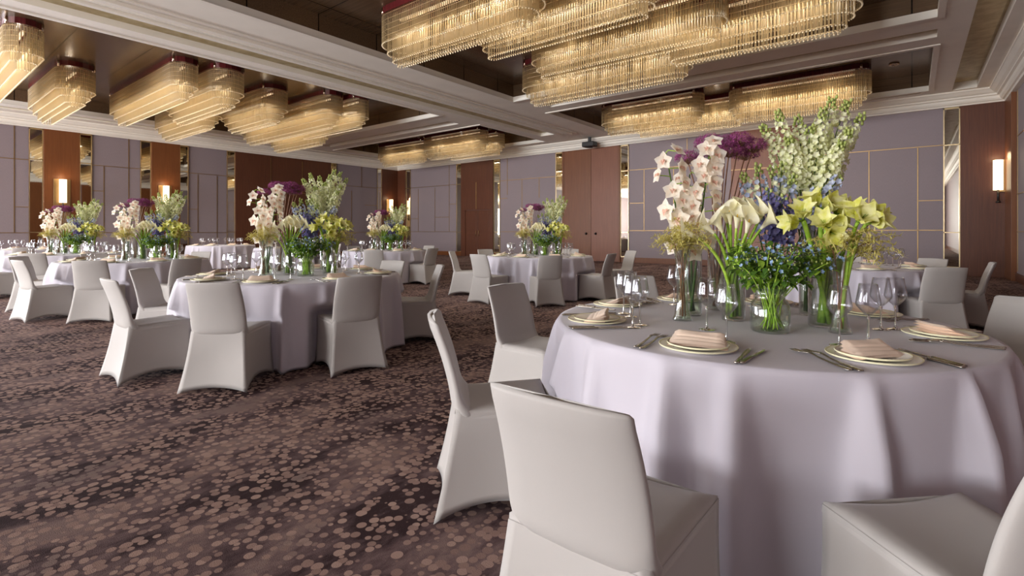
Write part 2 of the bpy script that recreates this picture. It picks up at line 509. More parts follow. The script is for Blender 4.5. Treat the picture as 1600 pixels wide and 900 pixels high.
def strips(name, P, V, Hs, mat=None):
    """thin gold inlay lines: V = (u, z0, z1), Hs = (u0, u1, z)"""
    b = MB()
    for u, z0, z1 in V: slab(b, P, u - .011, u + .011, z0, z1, -.01, .012)
    for u0, u1, z in Hs: slab(b, P, u0, u1, z - .011, z + .011, -.01, .012)
    return struct(b.build(name, mat or M['gold'], smooth=False))


# left wall (u = Y)
for u0, u1, w in ((.55, .90, 0), (3.27, 3.62, 'tall mirror strip before the wall sconce with visible brass stem'), (4.55, 4.89, 'tall mirror strip just past the sconce with visible brass stem'),
                  (6.31, 6.65, 'tall mirror strip just before the sconce above purple flowers'), (7.6, 7.91, 'tall mirror strip just past the sconce above purple flowers'),
                  (9.35, 9.68, 'tall mirror strip before the wide plain wood panelling'), (14.2, 14.5, 'tall mirror strip past the wide plain wood panelling'),
                  (16.98, 17.27, 'slim mirror strip on the sconce wall nearest the room corner')):
    if w: mirror(PL, u0, u1, w)
pilaster('trim_5', PL, 3.62, 4.55, M['wood']); pilaster('trim_6', PL, 6.65, 7.6, M['wood'])
pilaster('trim_7', PL, 9.68, 14.2, M['wood_dark'], .07); pilaster('trim_8', PL, 17.27, YB, M['wood_dark'], .08)
strips('trim_9', PL, [(2.93, 1.16, ZW), (5.23, 1.16, 3.54), (5.96, 1.16, ZW), (8.26, 1.16, 3.5), (8.98, .25, 3.5), (15.4, .25, 3.3), (16.0, 3.52, ZW)],
       [(1.6, 3.27, 3.54), (1.6, 3.27, 1.165), (2.93, 3.27, 2.0), (4.89, 6.31, 3.54), (4.89, 6.31, 1.165), (4.89, 5.23, 2.64), (7.91, 9.35, 3.54), (7.91, 9.35, 1.165),
        (7.91, 8.26, 2.1), (14.5, 16.98, 3.54), (14.5, 16.98, 1.165), (16.2, 16.98, 2.6)])
strips('trim_10', PL, [(11.19, 3.0, ZW - .1), (12.68, 3.0, ZW - .1)], [(10.62, 13.3, 3.0)], M['gold']).location.x = .07

# back wall (u = X)
for u0, u1, w in ((-21.88, -21.51, 'slim mirror strip on the door wall nearest the room corner'), (-18.01, -17.65, 'tall mirror strip on the corner side of the low double door'),
                  (-15.56, -15.17, 'tall mirror strip past the low dark double door'), (-12.06, -11.70, 'tall mirror strip before the tall wooden double doors'),
                  (-9.02, -8.67, 'tall mirror strip past the tall wooden double doors'), (-5.2, -4.87, 'mirror strip hidden behind the orchids'),
                  (-2.78, -2.43, 'mirror strip hidden behind the white larkspur'), (.68, 1.03, 'bright mirror strip beside the dark panel with the lit sconce')):
    if 'hidden' not in w: mirror(PB, u0, u1, w)
pilaster('trim_11', PB, XL, -21.88, M['wood_dark'], .08)
pilaster('trim_12', PB, -4.87, -2.78, M['wood_pale']); pilaster('trim_13', PB, 1.03, XR, M['wood_dark'], .06)
strips('trim_14', PB, [(-20.9, 1.2, 3.5), (-19.6, 1.2, 3.5), (-18.55, 1.2, ZW), (-14.75, 2.9, ZW), (-13.9, 1.2, 3.6), (-12.95, 2.7, 3.6), (-8.05, 1.2, 3.6), (-6.4, 3.6, ZW), (-6.9, 1.2, 3.6),
                          (-1.0, .25, 3.59), (.13, .25, 3.59), (-2.0, 2.0, 3.59)],
       [(-21.51, -18.01, 3.58), (-21.51, -18.01, 1.2), (-21.51, -20.9, 1.9), (-19.6, -18.55, 1.95), (-18.55, -18.01, 2.6), (-15.17, -12.06, 3.58), (-15.17, -12.06, 1.2), (-15.17, -14.75, 2.75),
        (-8.67, -5.2, 3.59), (-8.67, -5.2, 1.24), (-8.67, -8.05, 2.3), (-2.43, .68, 3.59), (-2.43, .68, 1.24), (.13, .68, 2.07), (-2.43, -1.0, 2.05)])
strips('trim_15', PB, [], [(-4.87, -2.78, 3.3)], M['gold']).location.y = -.09
# right wall (u = Y)
pilaster('trim_16', PR, 17.25, YB, M['wood'], .10)
strips('trim_17', PR, [(17.1, .25, ZW), (15.2, 1.2, 3.5)], [(13.5, 17.1, 3.5), (13.5, 17.1, 1.2), (15.2, 17.1, 2.1)])
pilaster('trim_18', PR, 9.6, 10.6, M['wood'], .09); pilaster('trim_19', PR, 13.0, 14.0, M['wood'], .09)
pilaster('trim_20', PR, 5.6, 7.6, M['wood'], .09); pilaster('trim_21', PR, 1.5, 2.6, M['wood'], .09)


def baseboard(name, P, runs, mat):
    b = MB()
    for u0, u1 in runs: slab(b, P, u0, u1, 0, .2, .0, .03)
    return struct(b.build(name, mat, smooth=False))


baseboard('baseboard_left', PL, [(YF, 3.62), (4.55, 6.65), (7.6, 9.68), (14.2, 17.27)], M['wood'])
baseboard('baseboard_back', PB, [(-21.88, -17.65), (-15.56, -11.7), (-9.02, -4.87), (-2.78, 1.03)], M['wood'])
baseboard('baseboard_right', PR, [(YF, 17.25)], M['wood_dark'])

# doors on the back wall
b = MB(); slab(b, PB, -17.65, -15.56, 2.25, ZW + .05, 0, .09); slab(b, PB, -17.65, -17.35, 0, 2.25, 0, .09); slab(b, PB, -15.72, -15.56, 0, 2.25, 0, .09)
slab(b, PB, -16.64, -16.60, 2.3, 3.6, .09, .1, 1)
d1 = struct(b.build('door_1', [M['wood_dark'], M['gold']], smooth=False))
for s, (u0, u1) in ((1, (-17.35, -16.55)), (-1, (-16.54, -15.72))):
    b = MB(); slab(b, PB, u0, u1, .01, 2.24, .02, .06)
    slab(b, PB, u0 + .1, u1 - .1, 1.25, 2.1, .058, .066); slab(b, PB, u0 + .1, u1 - .1, .2, 1.1, .058, .066)
    lf = b.build('door_leaf', M['wood_dark'], d1, smooth=False, bevel=.004)
    b = MB(); b.tube([PB(-16.545 - s * .09, .065, 1.0), PB(-16.545 - s * .09, .11, 1.0), PB(-16.545 - s * .09, .11, 1.25), PB(-16.545 - s * .09, .065, 1.25)], .012)
    b.build('door_handle', M['gold'], lf)
b = MB(); slab(b, PB, -11.7, -9.02, ZW - .02, ZW + .05, 0, .09); slab(b, PB, -11.7, -11.62, 0, ZW, 0, .09); slab(b, PB, -9.1, -9.02, 0, ZW, 0, .09)
d2 = struct(b.build('door_2', M['wood'], smooth=False))
for s, u0, u1, m in ((1, -11.62, -10.315, 'wood'), (-1, -10.305, -9.1, 'wood_pale')):
    b = MB(); slab(b, PB, u0, u1, .01, ZW - .02, .02, .075); lf = b.build('door_leaf', M[m], d2, smooth=False, bevel=.004)
    b = MB(); c = PB(-10.31 - s * .22, 0, 1.12)
    b.lathe([(0, 0), (.045, 0), (.05, .015), (.03, .03), (.02, .05), (.035, .07), (.03, .085), (0, .09)], 14, 0, Matrix.Translation((c[0], c[1] - .074, c[2])) @ Matrix.Rotation(R_(90), 4, 'X'))
    b.build('door_knob', M['black'], lf)

# black speaker box under the cornice above the tall doors
sp = thing('ceiling_speaker', 'small black box under the cornice above tall double doors', 'speaker', (-10.05, 17.75, 4.50))
b = MB(); b.box((0, 0, .16), (.26, .18, .10)); b.build('speaker_body', M['black'], sp, smooth=False, bevel=.03)
b = MB(); b.box((0, .0, .355), (.05, .05, .1)); b.build('mounting_bracket', M['black'], sp, smooth=False)
b = MB(); b.lathe([(0, .06), (.1, .06), (.13, .045), (.12, .03), (0, .03)], 20); b.build('speaker_cone', M['black'], sp)


# sconces: brass back plate, glowing shade, dark stem
def sconce(P, u, rz, z0, label, plate_du=0., plate_w=.22, plate_h=.75):
    e = thing('wall_sconce', label, 'wall lamp', P(u, .09, z0), rz, 'lit wall sconces')
    b = MB(); b.box((plate_du, -.012, 1.1 - plate_h), (plate_w, .012, plate_h)); b.build('back_plate', M['gold'], e, smooth=False, bevel=.004)
    b = MB(); b.lathe([(.085, .30), (.1, .30), (.1, 1.08), (.085, 1.08)], 24, 0, Matrix.Translation((0, -.14, 0)), True); b.build('lamp_shade', M['shade'], e)
    b = MB(); b.tube([(0, -.14, 0), (0, -.14, .32)], .025, 10); b.tube([(0, -.02, .06), (0, -.14, .06)], .015, 8); b.lathe([(0, -.03), (.045, -.03), (.05, 0), (.03, .02), (0, .02)], 14, 0, Matrix.Translation((0, -.14, 0)))
    b.build('lamp_stem', M['black'], e)
    d = bpy.data.lights.new('sconce_light', 'POINT'); d.energy = SCONCE_W; d.color = (1, .72, .42); d.shadow_soft_size = .1
    o = bpy.data.objects.new('sconce_light', d); COL.objects.link(o); o.parent = e; o.location = (0, -.3, 1.15)
    return e


sconce(PL, 4.08, R_(90), 1.87, 'lit cylinder sconce with its dark stem showing on the wood panel')
sconce(PL, 7.08, R_(90), 1.87, 'lit cylinder sconce whose stem hides behind purple flowers')
sconce(PL, 17.75, R_(90), 1.87, 'small lit sconce at the far room corner')
sconce(PB, 1.76, 0, 1.98, 'lit sconce in the dark wood corner beside the mirror strip', .07, .08, .42)


# ------------------------------------------------------------------ chandeliers
def stadium(L, w, n):
    """points round a stadium of length L and width w, centred on 0, long axis x"""
    r = w / 2; s = L - w; per = 2 * s + 2 * PI * r; out = []
    for k in range(n):
        t = per * k / n
        if t < s: out.append((-s / 2 + t, -r))
        elif t < s + PI * r: a = -PI / 2 + (t - s) / r; out.append((s / 2 + r * math.cos(a), r * math.sin(a)))
        elif t < 2 * s + PI * r: out.append((s / 2 - (t - s - PI * r), r))
        else: a = PI / 2 + (t - 2 * s - PI * r) / r; out.append((-s / 2 + r * math.cos(a), r * math.sin(a)))
    return out


ch_cache = {}


def chandelier(x0, x1, yf, w, label):
    L = round(x1 - x0, 1); key = (L, w); loc = ((x0 + x1) / 2, yf + w / 2, 5.28)
    G = 'crystal rod chandeliers in the ceiling coffers'
    if key in ch_cache:
        r = dup(ch_cache[key], loc, 0, label, G)
    else:
        r = thing('crystal_chandelier', label, 'chandelier', loc, 0, G); ch_cache[key] = r
        b = MB(); o = stadium(L, w, 64); k = len(o)
        b.add([(x, y, 0) for x, y in o] + [(x, y, .13) for x, y in o], [tuple(range(k))[::-1], tuple(range(k, 2 * k))] + [(i, (i + 1) % k, k + (i + 1) % k, k + i) for i in range(k)])
        b.build('canopy', M['canopy'], r, smooth=False)
        for x in (-1, 1):
            for y in (-1, 1):
                b = MB(); b.tube([(x * (L / 2 - w * .28), y * w * .42, -.015), (x * (L / 2 - w * .28), y * w * .42, .115)], .035, 8); b.build('metal_collar', M['chrome'], r)
        bR = MB(); bB = MB(); bW = MB()
        for ti, (ins, z0, z1, sp) in enumerate(((0, -.03, -.55, .042), (.10, -.03, -.70, .05), (.2, -.03, -.85, .05), (.29, -.3, -.93, .06))):
            ww = w - 2 * ins
            if ww < .1: continue
            LL = L - 2 * ins; per = 2 * (LL - ww) + PI * ww; n = int(per / sp)
            for q, (x, y) in enumerate(stadium(LL, ww, n)):
                a = .0085; jz = ((q * 7919) % 13) / 13 * .008
                vs = [(x + a, y, z0), (x, y + a, z0), (x - a, y, z0), (x, y - a, z0), (x + a, y, z1 - jz), (x, y + a, z1 - jz), (x - a, y, z1 - jz), (x, y - a, z1 - jz)]
                bR.add(vs, [(0, 1, 5, 4), (1, 2, 6, 5), (2, 3, 7, 6), (3, 0, 4, 7)])
                c = (x, y, z1 - .012); g = .0165  # white octahedra added for the gleam of light on the rod tips
                bB.add([(c[0] + g, c[1], c[2]), (c[0], c[1] + g, c[2]), (c[0] - g, c[1], c[2]), (c[0], c[1] - g, c[2]), (c[0], c[1], c[2] + g), (c[0], c[1], c[2] - g)],
                       [(0, 1, 4), (1, 2, 4), (2, 3, 4), (3, 0, 4), (1, 0, 5), (2, 1, 5), (3, 2, 5), (0, 3, 5)])
            for z in ((-.05, -.15, -.25, -.35, -.45, -.54) if ti == 0 else (z1 + .01,)):
                pts = [(x, y, z) for x, y in stadium(LL + .01, ww + .01, 60)]; bW.tube(pts + [pts[0]], .0035, 4, 0, False)
        o = bR.build('rod_curtain', M['rod'], r, smooth=False); o['kind'] = 'stuff'
        o = bB.build('rod_tip_glints', M['glint_lens'], r, smooth=False); o['kind'] = 'stuff'
        bW.build('wire_hoops', M['gilt'], r)
        b = MB(); b.box((0, 0, -.06), (L / 2 - w * .5, .03, .015)); b.build('lamp_strip', M['lamp'], r, smooth=False)
    d = bpy.data.lights.new('chandelier_light', 'AREA'); d.shape = 'RECTANGLE'; d.size = L - w; d.size_y = w * .3; d.energy = CHAND_W * L / 4; d.color = (1, .93, .83)
    o = bpy.data.objects.new('chandelier_light', d); COL.objects.link(o); o.parent = r; o.location = (0, 0, -.36)
    for sx in (-1, 1):
        d = bpy.data.lights.new('chandelier_bulb', 'POINT'); d.energy = CHAND_IN_W * L / 4; d.color = (1, .93, .83); d.shadow_soft_size = .06
        o = bpy.data.objects.new('chandelier_bulb', d); COL.objects.link(o); o.parent = r; o.location = (sx * (L / 2 - w * .5) * .6, 0, -.35)
    return r


CH = [(-18.5, -13.7, 1.65, .6, 'rod chandelier cut off by the upper edge at the photo edge'), (-20.2, -16.2, 2.86, .8, 'lone rod chandelier above the sconce with visible stem'),
      (-19.1, -13.7, 4.5, .6, 'slim rod chandelier before the wide three-tier one in the sconce side coffer'), (-17.2, -13.4, 5.3, .8, 'wide round-ended rod chandelier over the middle of the sconce side coffer'),
      (-20.7, -16.6, 6.12, .74, 'rod chandelier tucked below and behind the wide round-ended one'), (-17.4, -14.2, 6.9, .8, 'short rod chandelier between two longer ones in the sconce side coffer'),
      (-19.3, -13.5, 8.35, .7, 'long rod chandelier above the middle bouquet table'), (-16.8, -13.2, 9.15, .6, 'rod chandelier with its end showing behind the long one'),
      (-20.3, -16.5, 9.85, .7, 'rod chandelier hanging low before the wood panelling'),
      (-20.5, -17.1, 15.3, .7, 'rod chandelier nearest the room corner'), (-16.9, -13.4, 15.0, .7, 'longest rod chandelier in the corner coffer'), (-16.5, -13.3, 16.0, .6, 'rod chandelier end behind the longest one in the corner coffer'),
      (-8.0, -4.4, 5.95, .7, 'big rod chandelier overhead with a tall stepped end'), (-6.4, -2.9, 6.9, .6, 'rod chandelier joined behind the big stepped one overhead'),
      (-6.3, -2.4, 8.48, .6, 'rod chandelier above the low-hanging one in the near coffer'), (-7.7, -3.4, 9.95, .8, 'low-hanging rod chandelier along the cross beam'),
      (-3.8, -.6, 9.15, .7, 'rod chandelier with rounded start ending near the side wall'),
      (-8.1, -4.8, 14.85, .7, 'rod chandelier starting the small coffer by the tall doors'), (-7.5, -3.9, 16.1, .6, 'rod chandelier mostly hidden at the back of the small coffer'),
      (-4.2, -.8, 15.3, .7, 'rod chandelier above the white larkspur bouquet')]
for c in CH: chandelier(*c)
for i, (x, y, w) in enumerate(((-13.2, 3.3, 'small round downlight beside the lone rod chandelier'), (-12.6, 5.0, 'small round downlight beyond the slim rod chandelier'), (-.35, 15.9, 'small round downlight past the larkspur chandelier'))):
    e = thing('downlight', w, 'ceiling light', (x, y, ZC - .02), 0, 'small ceiling downlights')
    b = MB(); b.lathe([(.05, -.02), (.10, -.02), (.11, .0), (.11, .018), (.05, .018)], 20, 0, None, True); b.build('rim_ring', M['chrome'], e)
    b = MB(); b.lathe([(0, -.008), (.05, -.008), (.05, .01), (0, .01)], 16); b.build('lens', M['glint_lens'], e)


# ------------------------------------------------------------------ chairs
def rrect(corners, n, r):
    """closed loop through four corner points with n points a side"""
    out = []
    for i in range(4):
        a = Vector(corners[i]); c = Vector(corners[(i + 1) % 4])
        for k in range(n):
            t = k / n
            out.append(a.lerp(c, t))
    return out


def make_chair(label):
    e = thing('covered_chair', label, 'chair', (0, 0, 0), 0, 'white covered banquet chairs')
    # backrest: slab hollowed towards the sitter, leaning back, closed loop of cross-sections
    b = MB(); H = 20; N = 36; loops = []
    for i in range(H + 1):
        v = i / H; z = .405 + v * .415
        yc = -.195 - .03 * v - .085 * v ** 1.8 + .032 * math.exp(-(v / .12) ** 2)
        hw = .205 - .012 * v + .004 * math.sin(v * PI)
        th = .024 * (1 - .25 * v) + .018 * math.exp(-((v - .06) / .10) ** 2)
        if i == 0: hw *= .96; th *= .55
        if i == H: hw *= .985; th *= .55; z -= .002
        if i == H - 1: z += .008
        lp = []
        for k in range(N):
            a = 2 * PI * k / N; cx, sy = math.cos(a), math.sin(a)
            x = hw * math.copysign(abs(cx) ** .35, cx); y = th * math.copysign(abs(sy) ** .7, sy)
            zz = z + (.006 * (1 - (x / .2) ** 2) if i >= H - 1 else 0)
            lp.append((x, yc + y + (.4 + .6 * v) * (.034 * (abs(x) / .2) ** 2.2 - .016), zz))
        loops.append(lp)
    vs = [p for lp in loops for p in lp]; fs = []
    for i in range(H):
        for k in range(N):
            k2 = (k + 1) % N; fs.append((i * N + k, i * N + k2, (i + 1) * N + k2, (i + 1) * N + k))
    for i, fl in ((0, True), (H, False)):
        c = len(vs); lp = loops[i]; vs.append((0, sum(p[1] for p in lp) / N, sum(p[2] for p in lp) / N + (.004 if i else -.01)))
        for k in range(N):
            k2 = (k + 1) % N; fs.append((i * N + k2, i * N + k, c) if fl else (i * N + k, i * N + k2, c))
    b.add(vs, fs); b.build('backrest', M['chair'], e)
    # seat pad: saddle shaped, rounded front edge
    b = MB(); nu, nv = 14, 14; vs = []; fs = []
    for j in range(nv + 1):
        t = j / nv
        for i in range(nu + 1):
            u = 2 * i / nu - 1; hw = .197 + .018 * t
            y = -.21 + .435 * t - .012 * (1 - abs(u)) * t ** 6
            z = .452 - .020 * (1 - u * u) * (1 - .4 * t) + .012 * t + .012 * max(0, .2 - t) / .2
            ed = max(abs(u) ** 10, t ** 14); z -= .016 * ed
            vs.append((hw * u, y, z))
    b0 = len(vs)
    for (j, i) in [(0, i) for i in range(nu + 1)] + [(j, nu) for j in range(1, nv + 1)] + [(nv, i) for i in range(nu - 1, -1, -1)] + [(j, 0) for j in range(nv - 1, 0, -1)]:
        p = vs[j * (nu + 1) + i]; vs.append((p[0] * 1.012, p[1] + (.004 if j == nv else 0), p[2] - .03))
    ring = [(j * (nu + 1) + i) for (j, i) in [(0, i) for i in range(nu + 1)] + [(j, nu) for j in range(1, nv + 1)] + [(nv, i) for i in range(nu - 1, -1, -1)] + [(j, 0) for j in range(nv - 1, 0, -1)]]
    for j in range(nv):
        for i in range(nu):
            a = j * (nu + 1) + i; fs.append((a, a + 1, a + nu + 2, a + nu + 1))
    for k in range(len(ring)):
        k2 = (k + 1) % len(ring); fs.append((ring[k], b0 + k, b0 + k2, ring[k2]))
    b.add(vs, fs); b.build('seat', M['chair'], e)
    # skirt: four stretched faces drawn to the feet, hem arched between them
    b = MB(); n = 14; T = 12
    top = [(-.199, -.212, .43), (.199, -.212, .43), (.218, .226, .44), (-.218, .226, .44)]
    bot = [(-.25, -.30, 0), (.25, -.30, 0), (.237, .245, 0), (-.237, .245, 0)]
    A = rrect(top, n, 0); B = rrect(bot, n, 0); vs = []; fs = []; m = len(A)
    cen = Vector((0, -.03, 0)); arch = [.035, .06, .04, .06]
    for t_ in range(T + 1):
        t = t_ / T
        for k in range(m):
            side, q = divmod(k, n); s = q / n; mid = math.sin(PI * s)
            p = A[k].lerp(B[k], t); hem = arch[side] * mid ** .8
            p.z = A[k].z * (1 - t) + hem * t + .002
            inw = .018 * math.sin(PI * min(1, t * .95)) * (.45 + .55 * mid) + .028 * mid * t
            d = (cen - p); d.z = 0
            nrm = {0: Vector((0, 1, 0)), 1: Vector((-1, 0, 0)), 2: Vector((0, -1, 0)), 3: Vector((1, 0, 0))}[side]
            p += nrm * inw * (1 if q else 0) + (d.normalized() * .01 * math.sin(PI * t) if q == 0 else Vector())
            vs.append(p)
    for t_ in range(T):
        for k in range(m):
            k2 = (k + 1) % m; fs.append((t_ * m + k2, t_ * m + k, (t_ + 1) * m + k, (t_ + 1) * m + k2))
    base = len(vs)
    for k in range(m):                      # turned-in hem
        p = vs[T * m + k]; d = (cen - p); d.z = 0; vs.append(p + d.normalized() * .012 + Vector((0, 0, .012)))
    for k in range(m):
        k2 = (k + 1) % m; fs.append((T * m + k2, T * m + k, base + k, base + k2))
    b.add(vs, fs); b.build('skirt', M['chair'], e)
    return e


# tables: name -> (x, y, radius, how the labels call it, direction the bouquet faces)
TB = {'T1': (-.65, 2.75, .950, 'front table'), 'T2': (-5.1, 2.80, 1.05, 'second bouquet table'), 'T3': (-9.78, 2.67, 1.0, 'table below the hidden-stem sconce'),
      'T4': (-13.55, 2.57, 1.0, 'table below the stemmed sconce'), 'T5': (-18.0, 2.61, 1.0, 'flowerless photo-edge table'),
      'T6': (-5.52, 7.85, .98, 'table before the tall doors'), 'T7': (-10.1, 7.85, .98, 'room-corner table'),
      'T8': (-.72, 8.05, 1.0, 'table behind the front bouquet'), 'T9': (-13.8, 7.5, 1.0, 'table behind the second bouquet'),
      'T10': (-18.15, 7.35, 1.0, 'flowerless table by far panelling')}
# chairs: table, x and y of the middle of the back's top edge, facing (degrees), what tells it apart
CHAIRS = [('T1', -.65, .96, 90, 'its whole back towards us'), ('T1', -1.725, 1.60, 45, 'side-on beside the foremost chair'), ('T1', -2.31, 2.84, -3, 'its seat and back front in view'),
          ('T1', -1.88, 4.06, -34, 'half hidden by wine glasses'), ('T1', .34, 1.42, 135, 'its empty seat in view at the photo corner'), ('T1', .56, 4.10, 230, 'cut by the photo edge behind napkin plates'),
          ('T2', -5.06, 1.18, 90, 'side-on with a slim upright back'), ('T2', -4.06, 1.57, 132, 'its whole back towards us'), ('T2', -3.66, 2.59, 164, 'its back towards us and seat pointing at the cloth'),
          ('T2', -4.20, 4.05, 235, 'seen from its side beyond the cloth'), ('T2', -5.35, 4.30, -81, 'its back front towards us beyond the plates'), ('T2', -6.23, 1.73, 44, 'its back front towards us between two tables'),
          ('T3', -8.0, 2.80, 184, 'its back towards the second bouquet table'), ('T3', -8.48, 1.80, 146, 'its whole back towards us'), ('T3', -9.35, 1.22, 100, 'side-on with a dark edge line'),
          ('T3', -10.75, 1.42, 48, 'shaded lilac back front'), ('T3', -11.2, 2.45, 5, 'white back end beyond the bouquet'), ('T3', -10.6, 3.95, -55, 'back top beyond the wine glasses'),
          ('T4', -12.09, 1.78, 152, 'bright white back towards us'), ('T4', -14.35, 1.15, 60, 'shaded lilac back front at the photo edge'), ('T4', -13.0, 1.15, 105, 'cut by the edge, skirt in view'),
          ('T5', -16.55, 2.3, 170, 'low at the photo edge'),
          ('T6', -7.0, 6.98, 30, 'side-on with a slim upright back'), ('T6', -5.7, 6.30, 88, 'its back towards us, seat turned aside'), ('T6', -4.51, 6.74, 140, 'its whole back squarely towards us'),
          ('T6', -7.25, 8.25, -14, 'back top peeping beside the flowers'), ('T6', -5.9, 9.60, -80, 'only its back top above the plates'), ('T6', -4.05, 7.97, 184, 'back turned, its seat side in view'), ('T6', -4.4, 9.5, 235, 'slim back behind the turned chair'),
          ('T7', -8.75, 6.48, 134, 'its whole back towards us'), ('T7', -8.6, 8.03, 186, 'back and skirt standing clear of the cloth'), ('T7', -10.32, 9.5, -85, 'back top behind the clear standing chair'),
          ('T7', -11.6, 7.95, -3, 'wide back end beside wine glasses'), ('T7', -11.7, 8.75, -28, 'slim back beside the wide one'),
          ('T9', -14.3, 9.2, -72, 'small grey back beyond the second bouquet'), ('T9', -12.5, 8.0, 200, 'low back among the wine glasses'),
          ('T10', -18.75, 6.0, 75, 'pale back against the white cloth'),
          ('T8', .30, 7.08, 114, 'broad bright back towards us'), ('T8', .80, 8.6, 180, 'seen side-on by the dark carpet'), ('T8', .25, 9.35, 235, 'lilac back top before the mirror'), ('T8', -.80, 9.70, -90, 'back top among the fern fronds'), ('T8', -2.45, 8.45, -10, 'slim white back seen between vases')]
proto = None
for t, mx, my, fa, words in CHAIRS:
    a = R_(fa); o = (mx + .315 * math.cos(a), my + .315 * math.sin(a), 0)
    lab = 'white covered chair, ' + TB[t][3] + ', ' + words
    if proto is None:
        proto = make_chair(lab); proto.location = o; proto.rotation_euler = (0, 0, a - PI / 2)
    else: dup(proto, o, a - PI / 2, lab, 'white covered banquet chairs')


# ------------------------------------------------------------------ tablecloths
def tablecloth(key, seed):
    x, y, r, words = TB[key]; q = random.Random(seed); N = 288; b = MB(); vs = []; fs = []
    nf = 19; ph = sorted(2 * PI * (k + q.uniform(-.28, .28)) / nf for k in range(nf)); am = [q.uniform(.5, 1.25) for _ in ph]; wd = [q.uniform(.032, .075) for _ in ph]

    def fold(a, sharp):
        v = 0
        for p, m, w in zip(ph, am, wd):
            d = (a - p + PI) % (2 * PI) - PI; v += m * math.exp(-(d / (w * sharp)) ** 2)
        return v
    rings = [(0, .75), (.3, .75), (.6, .75), (.85, .75), (.95, .75), (.985, .7485)]
    for f, z in rings:
        for k in range(N): a = 2 * PI * k / N; vs.append((r * f * math.cos(a), r * f * math.sin(a), z))
    T = 26
    for i in range(T + 1):
        t = i / T; s = .75 - .735 * t ** 1.05 - .004
        for k in range(N):
            a = 2 * PI * k / N; g = fold(a, .55 + .75 * t); env = min(1, t * 3) ** .7 * (.6 + .4 * t)
            d = .003 + .010 * math.sin(min(1, t * 9) * PI / 2) + .03 * t + (g * .105 - .03) * env + .010 * env * math.sin(3 * a + seed)
            px, py = x + (r + d) * math.cos(a), y + (r + d) * math.sin(a)
            for c_t, mx, my, fa, _w in CHAIRS:          # the seats push the hanging cloth in
                if abs(mx - px) > 1 or abs(my - py) > 1: continue
                fx, fy = math.cos(R_(fa)), math.sin(R_(fa)); ox, oy = mx + .315 * fx - px, my + .315 * fy - py
                ly = -(ox * fx + oy * fy); lx = -(ox * fy - oy * fx); lim = (.255 if s < .47 else -.02 if s > .60 else .255 - (s - .47) * 2.1)
                k_ = max(0., min(1., (.34 - abs(lx)) / .10))
                if -.6 < ly < lim and k_ > 0: px += fx * (lim - ly) * k_; py += fy * (lim - ly) * k_
            vs.append((px - x, py - y, s))
    m = len(rings) + T + 1
    for i in range(m - 1):
        for k in range(N):
            k2 = (k + 1) % N; fs.append((i * N + k, i * N + k2, (i + 1) * N + k2, (i + 1) * N + k)[::-1] if i else (k, k2, N + k2, N + k)[::-1])
    b.add(vs, fs)
    base = len(b.v)                          # a turned hem gives the cloth its thickness
    vs2 = []
    for k in range(N):
        p = b.v[(m - 1) * N + k]; l = math.hypot(p[0], p[1]); vs2.append((p[0] * (1 - .006 / l), p[1] * (1 - .006 / l), p[2] + .03))
    b.v += vs2
    for k in range(N): b.f.append(((m - 1) * N + k, (m - 1) * N + (k + 1) % N, base + (k + 1) % N, base + k)[::-1]); b.mi.append(0)
    o = b.build('tablecloth', M['cloth'], None, loc=(x, y, 0))
    return tag(o, 'white floor-length cloth draped over the ' + words, 'tablecloth', 'round white tablecloths')


for i, k in enumerate(TB): tablecloth(k, 3 + i)


# ------------------------------------------------------------------ tableware
def plate_proto(name, R, h, label):
    e = thing(name, label, 'plate')
    b = MB(); b.lathe([(0, .004), (R * .58, .004), (R * .62, .006), (R * .92, h * .8), (R * .97, h), (R, h + .001), (R * .985, h - .003), (R * .62, .001), (R * .55, 0), (0, 0)], 48); b.build('dish', M['plate'], e)
    b = MB(); b.lathe([(R * .955, h - .0005), (R * .975, h + .0012), (R, h + .0022), (R * 1.004, h), (R * .99, h - .004)], 48); b.build('banded_rim', M['rim'], e)
    return e


def napkin_proto(label):
    b = MB()                                  # long pleated fold: base flap and three overlapping pleats, thick folded edges
    def flap(x0, x1, y0, y1, z0, z1, th, skew):
        nx = 12; ny = 8; vs = []; fs = []
        for side in (0, 1):
            for i in range(nx + 1):
                for j in range(ny + 1):
                    u, v = i / nx, j / ny; x = x0 + (x1 - x0) * u; y = y0 + (y1 - y0) * v + skew * u
                    e = th * math.sqrt(max(0, 1 - (2 * v - 1) ** 10)) * math.sqrt(max(0, 1 - (2 * u - 1) ** 16)); z = z0 + (z1 - z0) * v + .0022 * math.sin(5 * u + 3 * v + x0 * 9)
                    vs.append((x, y, z + (e if side else 0)))
        K = (nx + 1) * (ny + 1)
        for i in range(nx):
            for j in range(ny):
                a = i * (ny + 1) + j; q = (a, a + ny + 1, a + ny + 2, a + 1); fs.append(tuple(K + w for w in q)); fs.append(q[::-1])
        rim = [(i, 0) for i in range(nx)] + [(nx, j) for j in range(ny)] + [(i, ny) for i in range(nx, 0, -1)] + [(0, j) for j in range(ny, 0, -1)]
        ri = [i * (ny + 1) + j for i, j in rim]
        for k in range(len(ri)): k2 = (k + 1) % len(ri); fs.append((ri[k], ri[k2], K + ri[k2], K + ri[k]))
        b.add(vs, fs)
    flap(-.108, .108, -.050, .054, .000, .002, .007, 0)
    flap(-.104, .102, -.047, .041, .008, .014, .008, .010)
    flap(-.098, .098, -.024, .046, .014, .026, .009, .014)
    flap(-.092, .094, .000, .050, .020, .038, .010, .006)
    return tag(b.build('napkin', M['napkin']), label, 'napkin')


